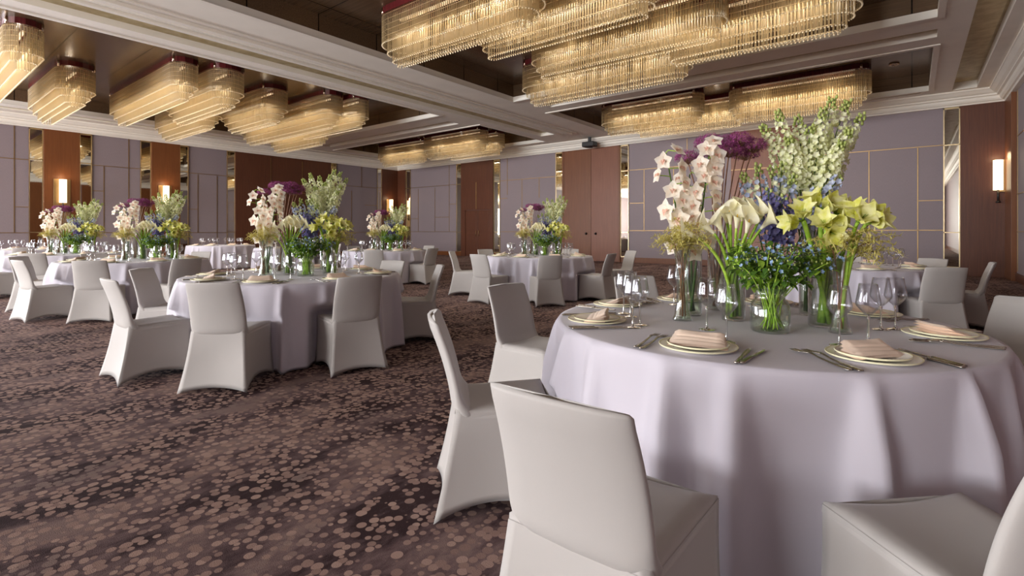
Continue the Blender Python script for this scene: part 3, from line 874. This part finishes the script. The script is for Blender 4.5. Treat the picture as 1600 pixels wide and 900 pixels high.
def outline_solid(b, pts, prof, th, mi=0):
    """flat bar along x with half-widths, bent by prof(x) in z"""
    vs = []; n = len(pts)
    for x, w in pts:
        z = prof(x); e = th * (.6 if w < .004 else 1)
        vs += [(x, -w, z), (x, -w * .6, z + e), (x, w * .6, z + e), (x, w, z), (x, w * .6, z - e * .6), (x, -w * .6, z - e * .6)]
    fs = []
    for i in range(n - 1):
        for k in range(6): k2 = (k + 1) % 6; fs.append((i * 6 + k, i * 6 + k2, (i + 1) * 6 + k2, (i + 1) * 6 + k))
    fs += [tuple(range(6))[::-1], tuple((n - 1) * 6 + k for k in range(6))]
    b.add(vs, fs, mi)


def fork_proto(label):
    e = thing('fork', label, 'fork'); pf = lambda x: .004 + .010 * math.exp(-((x - .045) / .05) ** 2) + (.006 * max(0, (x - .07) / .09) ** 2)
    b = MB(); outline_solid(b, [(-.15, .009), (-.145, .0115), (-.11, .010), (-.06, .0055), (0, .004), (.03, .0045), (.045, .006)], pf, .003); b.build('handle', M['steel'], e)
    b = MB(); outline_solid(b, [(.043, .006), (.055, .0115), (.068, .0135), (.08, .0135)], pf, .002)
    for k in range(4):
        y = -.0112 + k * .00747
        b.tube([(.078, y, pf(.078)), (.10, y, pf(.1)), (.125, y * .95, pf(.125)), (.14, y * .93, pf(.14))], [.0022, .002, .0018, .001], 5)
    b.build('fork_head', M['steel'], e); return e


def knife_proto(label):
    e = thing('knife', label, 'knife'); pf = lambda x: .005
    b = MB(); outline_solid(b, [(-.15, .008), (-.145, .0105), (-.10, .0095), (-.04, .007), (-.03, .0075)], pf, .005); b.build('handle', M['steel'], e)
    b = MB(); outline_solid(b, [(-.032, .006), (-.02, .0085), (.04, .0105), (.08, .010), (.105, .006), (.115, .001)], pf, .0012); b.build('blade', M['steel'], e); return e


def glass_proto(label):
    e = thing('wine_glass', label, 'wine glass')
    b = MB(); b.lathe([(0, .108), (.010, .110), (.022, .122), (.041, .146), (.0445, .155), (.043, .170), (.036, .215), (.0325, .238), (.0312, .238), (.0345, .215), (.0415, .170), (.0428, .156), (.039, .147), (.021, .125), (.009, .114), (0, .112)], 28)
    b.build('bowl', M['wineglass'], e)
    b = MB(); b.lathe([(.0, .109), (.0065, .107), (.0042, .09), (.0036, .06), (.004, .02), (.008, .008), (0, .008)], 12); b.build('stem', M['solid_glass'], e)
    b = MB(); b.lathe([(0, .008), (.008, .007), (.034, .0025), (.0365, .001), (.034, 0), (0, 0)], 28); b.build('foot', M['solid_glass'], e); return e


PRO = {}


def put(kind, loc, rz, label, group):
    if kind not in PRO:
        f = {'dinner_plate': lambda: plate_proto('dinner_plate', .145, .014, label), 'side_plate': lambda: plate_proto('side_plate', .115, .016, label), 'napkin': lambda: napkin_proto(label),
             'fork': lambda: fork_proto(label), 'knife': lambda: knife_proto(label), 'wine_glass': lambda: glass_proto(label)}[kind]
        o = f(); PRO[kind] = o; o.location = loc; o.rotation_euler = (0, 0, rz); o['label'] = label; o['group'] = group; return o
    return dup(PRO[kind], loc, rz, label, group)


CLOCK = ["six o'clock", 'four-thirty', "three o'clock", 'one-thirty', "twelve o'clock", 'ten-thirty', "nine o'clock", 'seven-thirty']
ANG0 = {'T1': [-90, -45, 8, 52, 95, 135, 174, -141], 'T2': [-91, -49, -3, 45, 92, 135, 177, -137]}
T1G = {0: [(.37, -.09), (.59, .056)], 1: [(.575, .035), (.53, .20)], 2: [(.56, .055), (.62, .10)], 7: [(.585, .11), (.635, .17)], 6: [(.58, .24), (.5, .30)], 5: [(.68, .04), (.60, .12)]}
for key in TB:
    x, y, r, words = TB[key]; va = math.degrees(math.atan2(-y, -x))     # direction from the table to the camera
    angs = ANG0.get(key) or [va + 20 + 45 * k for k in range(8)]
    full = key in ('T1', 'T2'); q = random.Random(hash(len(key) * 31 + int(-x * 10)))
    used = set()
    for si, A in enumerate(angs):
        rel = (A - va) % 360; ci = int(round(rel / 45)) % 8
        while ci in used: ci = (ci + 1) % 8
        used.add(ci)
        where = '%s seat of the %s' % (CLOCK[ci], words)
        o = Vector((math.cos(R_(A)), math.sin(R_(A)), 0)); tg = Vector((-o.y, o.x, 0)); c = Vector((x, y, .75)); s = r / .965
        pt = lambda rad, tan, z=0: c + o * rad * s + tg * tan + Vector((0, 0, z))
        put('dinner_plate', pt(.775, 0, .0005), 0, 'cream dinner plate, ' + where, 'dinner plates')
        if key not in ('T5', 'T10', 'T9'):
            put('side_plate', pt(.775, 0, .006), 0, 'small plate under napkin, ' + where, 'side plates')
        nz = .0125 if key not in ('T5', 'T10', 'T9') else .007
        put('napkin', pt(.775, .0, nz), R_(A + 90 + q.uniform(-25, 25)), 'peach folded napkin, ' + where, 'peach napkins')
        gl = T1G.get(si, [(.585, .05), (.56, .17)]) if key == 'T1' else [(.585, .05 + q.uniform(-.02, .02)), (.56, .17 + q.uniform(-.02, .02))]
        for gi, (ra, ta) in enumerate(gl):
            put('wine_glass', pt(ra, ta), 0, 'wine glass %s, %s' % (('nearer the plate', 'farther from the plate')[gi] if key != 'T1' or si else ('nearer the flowers', 'nearer the plate')[gi], where), 'wine glasses')
        if key in ('T1', 'T2', 'T6', 'T7', 'T3', 'T8'):
            for fi, ta in enumerate((-.205, -.172) if full else (-.19,)):
                put('fork', pt(.77 + .012 * fi, ta), R_(A + 180 + q.uniform(-6, 6)), '%s fork, %s' % (('outer', 'inner')[fi] if full else 'steel', where), 'forks')
            for fi, ta in enumerate((.172, .205) if full else (.19,)):
                put('knife', pt(.79 - .012 * fi, ta), R_(A + 180 + q.uniform(-5, 5)), '%s knife, %s' % (('inner', 'outer')[fi] if full else 'steel', where), 'knives')


# ------------------------------------------------------------------ vases and flowers (built for the front table, copied to the others)
def vase_glass(prof, n=32, wall=.004):
    b = MB(); inner = [(max(.0, r - wall), max(z, .012)) for r, z in prof[::-1]]
    b.lathe([(0, 0)] + prof + inner + [(0, .012)], n); return b


def make_vase(name, prof, level, label, cat='vase'):
    e = thing(name, label, cat); vase_glass(prof).build('glass_wall', M['vase'], e)
    pr = [p for p in prof if p[1] <= level]; b = MB(); b.lathe([(0, .014)] + [(r - .006, max(z, .014)) for r, z in pr] + [(pr[-1][0] - .006, level), (0, level)], 28); b.build('water', M['water'], e)
    return e


CYL = lambda r, h: [(r * .96, 0), (r, .006), (r, h)]
HOUR = lambda rb, rm, rt, h: [(rb, 0), (rb, .008), (rb * .8, .03), (rm * 1.05, .09), (rm, .16), (rm * 1.1, h * .7), (rt, h)]
JAR = [(.072, 0), (.08, .008), (.082, .03), (.082, .115), (.074, .135), (.062, .145), (.062, .165), (.07, .197)]


def stem_curve(foot, rim, tip, n=9):
    f, r, t = Vector(foot), Vector(rim), Vector(tip); return bez(f, f + (r - f) * .9, r + (t - r) * .45 + Vector((0, 0, .04)), t, n)


def disc(q, R):
    a = q.uniform(0, 2 * PI); r = R * math.sqrt(q.random()); return r * math.cos(a), r * math.sin(a)


FL = []      # (prototype root, vase offset) for copying


def flower(name, label, cat, group): return thing(name, label, cat, (0, 0, 0), 0, group)


def floret(b, c, d, q, L, Wd, np_, mi, curl=.2, cup=.3, nu=2):
    d = Vector(d).normalized(); a0 = d.orthogonal().normalized(); a1 = d.cross(a0); ph = q.uniform(0, 6)
    for k in range(np_):
        a = ph + 2 * PI * k / np_; e = a0 * math.cos(a) + a1 * math.sin(a)
        b.petal(c, e * .9 + d * .45, d, L, Wd, curl, cup, mi, nu, 2)


def spike(root_name, label, group, foot, rim, tip, low, n, q, mats, L, r_st, open_frac=.8, spread=.035, cat='flower'):
    e = flower(root_name, label, cat, group); pts = stem_curve(foot, rim, tip, 12)
    b = MB(); b.tube(pts, [r_st * (1 - .55 * i / 12) for i in range(13)], 6); b.build('stem', mats[0], e)
    b = MB(); f = Vector(pts[-1]); i0 = min(range(len(pts)), key=lambda i: abs(pts[i].z - low))
    for k in range(n):
        t = k / (n - 1); s = i0 + (len(pts) - 1 - i0) * t; i = min(int(s), len(pts) - 2); p = pts[i].lerp(pts[i + 1], s - i); ax = (pts[i + 1] - pts[i]).normalized()
        a = 2.4 * k + q.uniform(-.4, .4); u = ax.orthogonal().normalized(); w = ax.cross(u); d = u * math.cos(a) + w * math.sin(a) + ax * .35
        g = spread * (1 - .55 * t) * q.uniform(.7, 1.15); c = p + d * g
        if t < open_frac: floret(b, c, d + Vector((0, 0, q.uniform(-.2, .2))), q, L * (1 - .35 * t) * q.uniform(.85, 1.15), L * .46 * (1 - .3 * t), 5, 0 if q.random() < .72 else 1)
        else: b.blob(c, (L * .32, L * .32, L * .42), 2, 5, 3)
    b.build('florets', [mats[1], mats[2], M['bud']], e); return e


def bouquet():
    """all vases with their stems; each root is at its vase's base, x = across the view, y = away from the viewer"""
    q = random.Random(21); out = []
    g = lambda s: s + ' of the front table'
    P0 = dict(pl=(-.303, -.112), or_=(-.278, .075), al=(-.163, .328), ca=(-.067, -.002), ja=(.09, -.259), de=(.116, .306), st=(.293, .341), am=(.329, -.011), b2=(.373, -.159))

    def add(o, k, words): out.append((o, P0[k], words))
    add(make_vase('bottle_vase', HOUR(.048, .028, .042, .36), .2, '', 'vase'), 'pl', 'waisted clear vase holding yellow fern on the {}')
    add(make_vase('cylinder_vase', CYL(.055, .345), .22, ''), 'or_', 'tall clear vase holding the orchid spikes on the {}')
    add(make_vase('cylinder_vase', CYL(.05, .384), .2, ''), 'al', 'tall clear vase holding the purple umbels on the {}')
    add(make_vase('cylinder_vase', CYL(.056, .326), .15, ''), 'ca', 'clear cylinder vase of calla lilies on the {}')
    add(make_vase('glass_jar', JAR, .12, ''), 'ja', 'squat clear jar of blue star flowers on the {}')
    add(make_vase('cylinder_vase', CYL(.055, .33), .2, ''), 'de', 'clear vase holding blue delphiniums on the {}')
    add(make_vase('cylinder_vase', CYL(.042, .58), .3, ''), 'st', 'tallest slim clear vase holding white larkspur on the {}')
    add(make_vase('cylinder_vase', CYL(.068, .27), .1, ''), 'am', 'wide clear cylinder vase of thick amaryllis stems on the {}')
    add(make_vase('bottle_vase', HOUR(.046, .026, .04, .33), .12, ''), 'b2', 'waisted clear vase holding the outer amaryllis on the {}')

    # cymbidium orchids
    for k, (tip, low, n, side) in enumerate((((-.11, -.16, .86), .36, 13, -1), ((.10, -.06, .90), .38, 15, 1), ((-.01, .02, .76), .38, 11, 0))):
        e = flower('orchid_spike', '', 'flower', ''); pts = stem_curve((disc(q, .03) + (.02,)), (tip[0] * .35, tip[1] * .3, .345), tip, 14)
        b = MB(); b.tube(pts, [.0075 - .0045 * i / 14 for i in range(15)], 7); b.build('stem', M['stem_dark'], e)
        b = MB(); i0 = min(range(15), key=lambda i: abs(pts[i].z - low))
        for m in range(n):
            t = m / (n - 1); s = i0 + (14 - i0) * t; i = min(int(s), 13); p = pts[i].lerp(pts[i + 1], s - i)
            a = (-1) ** m * q.uniform(.15, .95) + q.uniform(-.3, .3); d = Vector((math.sin(a), -math.cos(a) * q.uniform(.8, 1.), q.uniform(-.15, .25))).normalized()
            c = p + d * .04 + Vector((math.sin(a) * .022, 0, .0)); sz = .072 * (1 - .18 * t) * q.uniform(.9, 1.1)
            if m == n - 1: d = Vector((d.x, d.y, .8)).normalized()
            up = (Vector((0, 0, 1)) - d * d.z).normalized(); rt = d.cross(up)
            b.tube([p, p + d * .02, c], .0028, 5, 2)
            for an, L, w in ((90, 1.05, .52), (18, 1.0, .58), (162, 1.0, .58), (-50, .98, .52), (230, .98, .52)):
                v = rt * math.cos(R_(an)) + up * math.sin(R_(an)); b.petal(c, v + d * .25, d, sz * L * .92, sz * w * .76, -.12 if an in (90,) else .05, .35, 0, 4, 2)
            b.petal(c + d * .003, d * .9 - up * .25, up, sz * .55, sz * .26, -.4, .9, 1, 3, 2); b.blob(c + d * .012 + up * .004, (.006, .006, .008), 1, 6, 4)
        b.build('blossoms', [M['orchid'], M['orchid_lip'], M['stem']], e); add(e, 'or_', 'cream orchid spike with pink lips above the {}')

    # pale yellow plumosa fern
    for k, (key, tip, ln) in enumerate((('pl', (-.05, -.05, .42), 1), ('pl', (.02, -.08, .46), 1), ('pl', (.06, -.02, .40), 1), ('pl', (-.01, .03, .48), 1), ('pl', (-.08, .02, .40), 1), ('b2', (.10, -.04, .40), 1.25), ('b2', (.06, -.08, .44), 1), ('b2', (-.06, -.05, .40), 1), ('b2', (.13, .0, .36), 1.1))):
        e = flower('plumosa_frond', '', 'fern', ''); pts = stem_curve((disc(q, .015) + (.02,)), disc(q, .02) + (.33,), tip, 8)
        b = MB(); b.tube(pts, [.0035 - .002 * i / 8 for i in range(9)], 5); b.build('stem', M['stem_brown'], e)
        b = MB(); t0 = Vector(tip)
        for m in range(20):
            a = q.uniform(0, 2 * PI); base = pts[5 + m % 4]; L = q.uniform(.06, .12) * ln; d = Vector((math.cos(a), math.sin(a), q.uniform(-.1, .6))).normalized()
            br = bez(base, base + d * L * .4 + Vector((0, 0, .02)), base + d * L * .8, base + d * L + Vector((0, 0, -.03)), 5); b.tube(br, .0011, 4)
            for p in br[1:]:
                for z in range(5):
                    v = Vector((q.uniform(-1, 1), q.uniform(-1, 1), q.uniform(-.4, .7))); b.petal(p, v, (0, 0, 1), q.uniform(.016, .028), .0026, .1, 0, 0, 2, 1)
        b.build('fronds', M['plumosa'], e); add(e, key, 'pale yellow fern frond in the %s on the {}' % ('inner waisted vase' if key == 'pl' else 'outer waisted vase'))

    # purple umbels
    for k, tip in enumerate(((-.15, -.12, .86), (-.03, -.16, .93), (.05, -.06, .94), (.12, -.12, .94), (.19, -.06, .91), (.07, -.16, .88), (.15, .0, .88), (0, .0, .90))):
        e = flower('purple_umbel', '', 'flower', ''); pts = stem_curve((disc(q, .025) + (.02,)), (tip[0] * .22, tip[1] * .25, .38), tip, 9)
        b = MB(); b.tube(pts, .0035, 6); b.build('stem', M['stem_brown'], e)
        b = MB(); c0 = Vector(pts[-1]); hr = q.uniform(.068, .082)
        for m in range(220):
            a = q.uniform(0, 2 * PI); z = q.uniform(-.25, 1); rr = math.sqrt(1 - min(1, z * z) * .9); p = c0 + Vector((hr * rr * math.cos(a), hr * rr * math.sin(a), hr * .72 * z)) * q.uniform(.75, 1)
            if m % 4 == 0: b.tube([c0 - Vector((0, 0, .03)), p], .0009, 3, 1, False)
            floret(b, p, p - c0 + Vector((0, 0, .01)), q, .015, .0065, 4, 0, .1, .2, 1)
        b.build('umbel', [M['purple'], M['stem_brown']], e); add(e, 'al', 'purple flower umbel behind the orchids on the {}')

    # calla lilies
    for k, (px, py, z, dr) in enumerate(((-.20, -.16, .44, (-1, -.3, .15)), (-.12, -.13, .475, (-.9, -.3, .5)), (-.065, -.12, .49, (-.5, -.6, .9)), (-.015, -.10, .535, (-.1, -.5, 1)), (.02, -.13, .515, (.1, -.8, .8)), (.045, -.08, .55, (.1, -.2, 1)),
                                         (.09, -.10, .53, (.4, -.5, .9)), (.13, -.08, .545, (.5, -.2, 1)), (.155, -.10, .50, (.8, -.3, .6)), (.07, -.16, .49, (.2, -.9, .6)), (-.04, -.02, .54, (-.3, .1, 1)))):
        e = flower('calla_lily', '', 'flower', ''); d = Vector((dr[0], dr[1] * .35, dr[2] + .35)).normalized(); base = Vector((px, py, z)) - d * .05
        f = disc(q, .04); rm = (base.x * .3, base.y * .3, .326); pts = bez((f[0], f[1], .02), (f[0] * .8, f[1] * .8, .25), Vector(rm).lerp(base, .55) - d * .03, base, 10)
        b = MB(); b.tube(pts, [.0085] * 8 + [.007, .0065, .006], 7); b.build('stem', M['stem'], e)
        u = Vector((0, 0, 1)).cross(d); u = u.normalized() if u.length > .05 else Vector((1, 0, 0)); w = d.cross(u); b = MB(); vs = []; fs = []; n1, n2 = 9, 16
        for i in range(n1 + 1):
            t = i / n1; r = .006 + .015 * t + .016 * t ** 4
            for j in range(n2):
                a = 2 * PI * j / n2; lip = max(0, math.cos(a)); l = .092 * t + .030 * t ** 4 * lip ** 1.5 - .030 * t ** 2 * max(0, -math.cos(a))
                rr = r * (1 + .75 * t ** 6 * lip ** 4 + .3 * t ** 8 * max(0, -math.cos(a))); vs.append(base + d * l + (w * math.cos(a) + u * math.sin(a)) * rr)
        for i in range(n1):
            for j in range(n2): j2 = (j + 1) % n2; fs.append((i * n2 + j, i * n2 + j2, (i + 1) * n2 + j2, (i + 1) * n2 + j))
        b.add(vs, fs); b.build('spathe', M['calla'], e)
        b = MB(); b.tube([base + d * .02, base + d * .05, base + d * .07], [.004, .0045, .002], 6); b.build('spadix', M['spadix'], e)
        add(e, 'ca', 'creamy white calla lily in the cylinder vase on the {}')

    # delphiniums
    for k, (tx, ty, z, low, mat) in enumerate(((-.14, -.12, .76, .46, 0), (-.07, -.16, .80, .44, 0), (.0, -.12, .79, .45, 0), (.05, -.10, .81, .46, 0), (.10, -.14, .74, .44, 0), (.30, -.14, .72, .46, 2), (.20, -.16, .66, .44, 2), (-.02, -.20, .66, .40, 1), (.05, -.20, .62, .38, 1), (.12, -.18, .60, .38, 1))):
        e = spike('delphinium', '', '', disc(q, .03) + (.02,), (tx * .25, ty * .2, .33), (tx, ty, z), low, 46, q, (M['stem_dark'], M['delph'] if mat != 1 else M['delph_p'], M['stock'] if mat == 0 else M['delph_p'] if mat == 1 else M['delph']), .028, .005, .82 if mat == 0 else .97, .036)
        add(e, 'de', 'blue and violet delphinium spike on the {}')

    # white larkspur
    for k, (tx, ty, z) in enumerate(((-.22, -.06, 1.03), (-.15, -.12, 1.09), (-.05, -.02, 1.07), (.0, -.10, 1.0), (.05, .04, 1.04), (.11, -.04, 1.15), (.18, -.02, 1.13), (.25, .02, 1.06), (.18, -.08, .97), (.14, -.14, .90), (-.10, -.14, .94), (.06, -.12, 1.08))):
        e = spike('white_larkspur', '', '', disc(q, .02) + (.02,), (tx * .08, ty * .08, .58), (tx, ty, z), .66, 84, q, (M['stem_dark'], M['stock'], M['stock']), .026, .0045, .84, .040)
        add(e, 'st', 'white larkspur spike in the tallest vase on the {}')

    # amaryllis
    def amar(key, tip, dirs, words, vh):
        e = flower('amaryllis', '', 'flower', ''); tip = Vector(tip); f = disc(q, .03 if key == 'am' else .012); pts = stem_curve(f + (.018,), (tip.x * .35, tip.y * .35, vh), tip, 9)
        b = MB(); b.tube(pts, .011 if key == 'am' else .008, 8); b.build('stem', M['stem'], e); b = MB()
        for d in dirs:
            d = Vector(d).normalized(); c = tip + d * .02; b.tube([tip, tip + d * .025], [.005, .008], 6, 1); a0 = d.orthogonal().normalized(); a1 = d.cross(a0)
            for k in range(6):
                a = 2 * PI * k / 6 + (.2 if k % 2 else 0); v = a0 * math.cos(a) + a1 * math.sin(a); b.petal(c, d + v * (.26 if k % 2 else .32), -v, .098, .038, -.36, .35, 0, 5, 2)
            for k in range(4): b.tube([c, c + d * .05 + Vector((q.uniform(-.01, .01), q.uniform(-.01, .01), 0))], .0009, 3, 1)
        b.build('blossoms', [M['amar'], M['leaf_light']], e); add(e, key, words)
    wa = 'pale yellow-green amaryllis in the wide vase on the {}'
    amar('am', (-.10, -.15, .50), ((-1, -.5, -.1), (-.1, -.8, .9)), wa, .27); amar('am', (-.03, -.10, .55), ((-.5, -.3, 1), (.7, -.6, .5)), wa, .27)
    amar('am', (-.01, -.17, .46), ((.3, -1, -.35), (.9, -.2, .5), (-.3, -.7, .6)), wa, .27); amar('am', (.03, -.08, .52), ((.3, .5, 1), (.9, -.4, .6)), wa, .27)
    wb = 'pale yellow-green amaryllis in the outer waisted vase on the {}'
    amar('b2', (.055, -.06, .49), ((-.3, -.4, 1), (.3, -.9, .5)), wb, .33); amar('b2', (.085, -.05, .48), ((.9, -.5, .35), (.6, .4, .9)), wb, .33)
    for k, (tx, ty, z) in enumerate(((-.03, -.03, .42), (.05, -.02, .46), (.02, .04, .40), (.08, -.05, .37))):
        e = flower('amaryllis_leaf', '', 'leaf', ''); b = MB(); f = disc(q, .03); pts = stem_curve(f + (.02,), (tx * .5, ty * .5, .27), (tx, ty, z), 8); n = len(pts)
        vs = []; fs = []
        for i, p in enumerate(pts):
            w = .019 * math.sin(PI * min(1, .25 + .74 * i / (n - 1))) + .001; vs += [p + Vector((-w, 0, 0)), p + Vector((0, .006, 0)), p + Vector((w, 0, 0)), p + Vector((0, -.003, 0))]
        for i in range(n - 1):
            for j in range(4): j2 = (j + 1) % 4; fs.append((i * 4 + j, i * 4 + j2, (i + 1) * 4 + j2, (i + 1) * 4 + j))
        b.add(vs, fs); b.build('leaf_blade', M['leaf_light'] if k % 2 else M['leaf'], e); add(e, 'am', 'long strap leaf among the amaryllis on the {}')

    # blue star flowers in the jar
    for k in range(26):
        a = 2 * PI * k / 26 + q.uniform(-.1, .1); rr = q.uniform(.25, 1) ** .6 * .20; tip = (.02 + rr * 1.1 * math.cos(a), .02 + rr * .8 * math.sin(a), .445 - .75 * rr + q.uniform(-.05, .03))
        e = flower('blue_star_flower', '', 'flower', ''); f = disc(q, .06); pts = stem_curve((f[0], f[1], .018), (-f[0] * .5 + tip[0] * .2, -f[1] * .5 + tip[1] * .2, .18), tip, 9)
        b = MB(); b.tube(pts, .0026, 5); b.build('stem', M['stem'], e); bl = MB(); bf = MB()
        for m in range(26):
            i = q.choice((5, 6, 7, 8, 9)); p = Vector(pts[i]); v = Vector((q.uniform(-1, 1), q.uniform(-1, 1), q.uniform(-.5, .7))).normalized(); c = p + v * q.uniform(.01, .045)
            bl.petal(c, v + Vector((0, 0, -.2)), (0, 0, 1), q.uniform(.030, .046), q.uniform(.011, .016), -.25, .2, q.choice((0, 0, 1)), 3, 2)
        for m in range(10):
            i = q.choice((7, 8, 9, 9)); p = Vector(pts[i]); v = Vector((q.uniform(-1, 1), q.uniform(-1, .6), q.uniform(-.1, 1))).normalized(); c = p + v * q.uniform(.03, .055)
            if m < 5: floret(bf, c, v, q, .0125, .005, 5, 0, .1, .1, 2)
            else: bf.blob(c, (.0045, .0045, .006), 1, 5, 3)
        bl.build('leaves', [M['leaf'], M['leaf_light']], e); bf.build('florets', [M['tweedia'], M['bud']], e); add(e, 'ja', 'leafy sprig of tiny blue star flowers on the {}')
    return out


BQ = bouquet()
base_v = math.atan2(2.75, -.65)
for ti, key in enumerate(('T1', 'T2', 'T3', 'T4', 'T6', 'T7')):
    x, y, r, words = TB[key]; ca = math.atan2(y, x); rz = ca - PI / 2
    ex = Vector((math.cos(rz), math.sin(rz), 0)); ey = Vector((-math.sin(rz), math.cos(rz), 0)); sh = Vector((0, 0, 0))
    if key == 'T3': sh = ex * .16 - ey * .1
    for o, off, lab in BQ:
        L = Vector((x, y, .7505)) + ex * off[0] + ey * off[1] + sh; label = lab.format(words); grp = label
        if key == 'T1':
            o.location = L; o.rotation_euler = (0, 0, rz); o['label'] = label
            if o.name.split('.')[0] not in ('bottle_vase', 'cylinder_vase', 'glass_jar'): o['group'] = grp
            else: o['group'] = 'clear glass vases'
        else: dup(o, L, rz, label, grp if o.get('group') != 'clear glass vases' else 'clear glass vases')
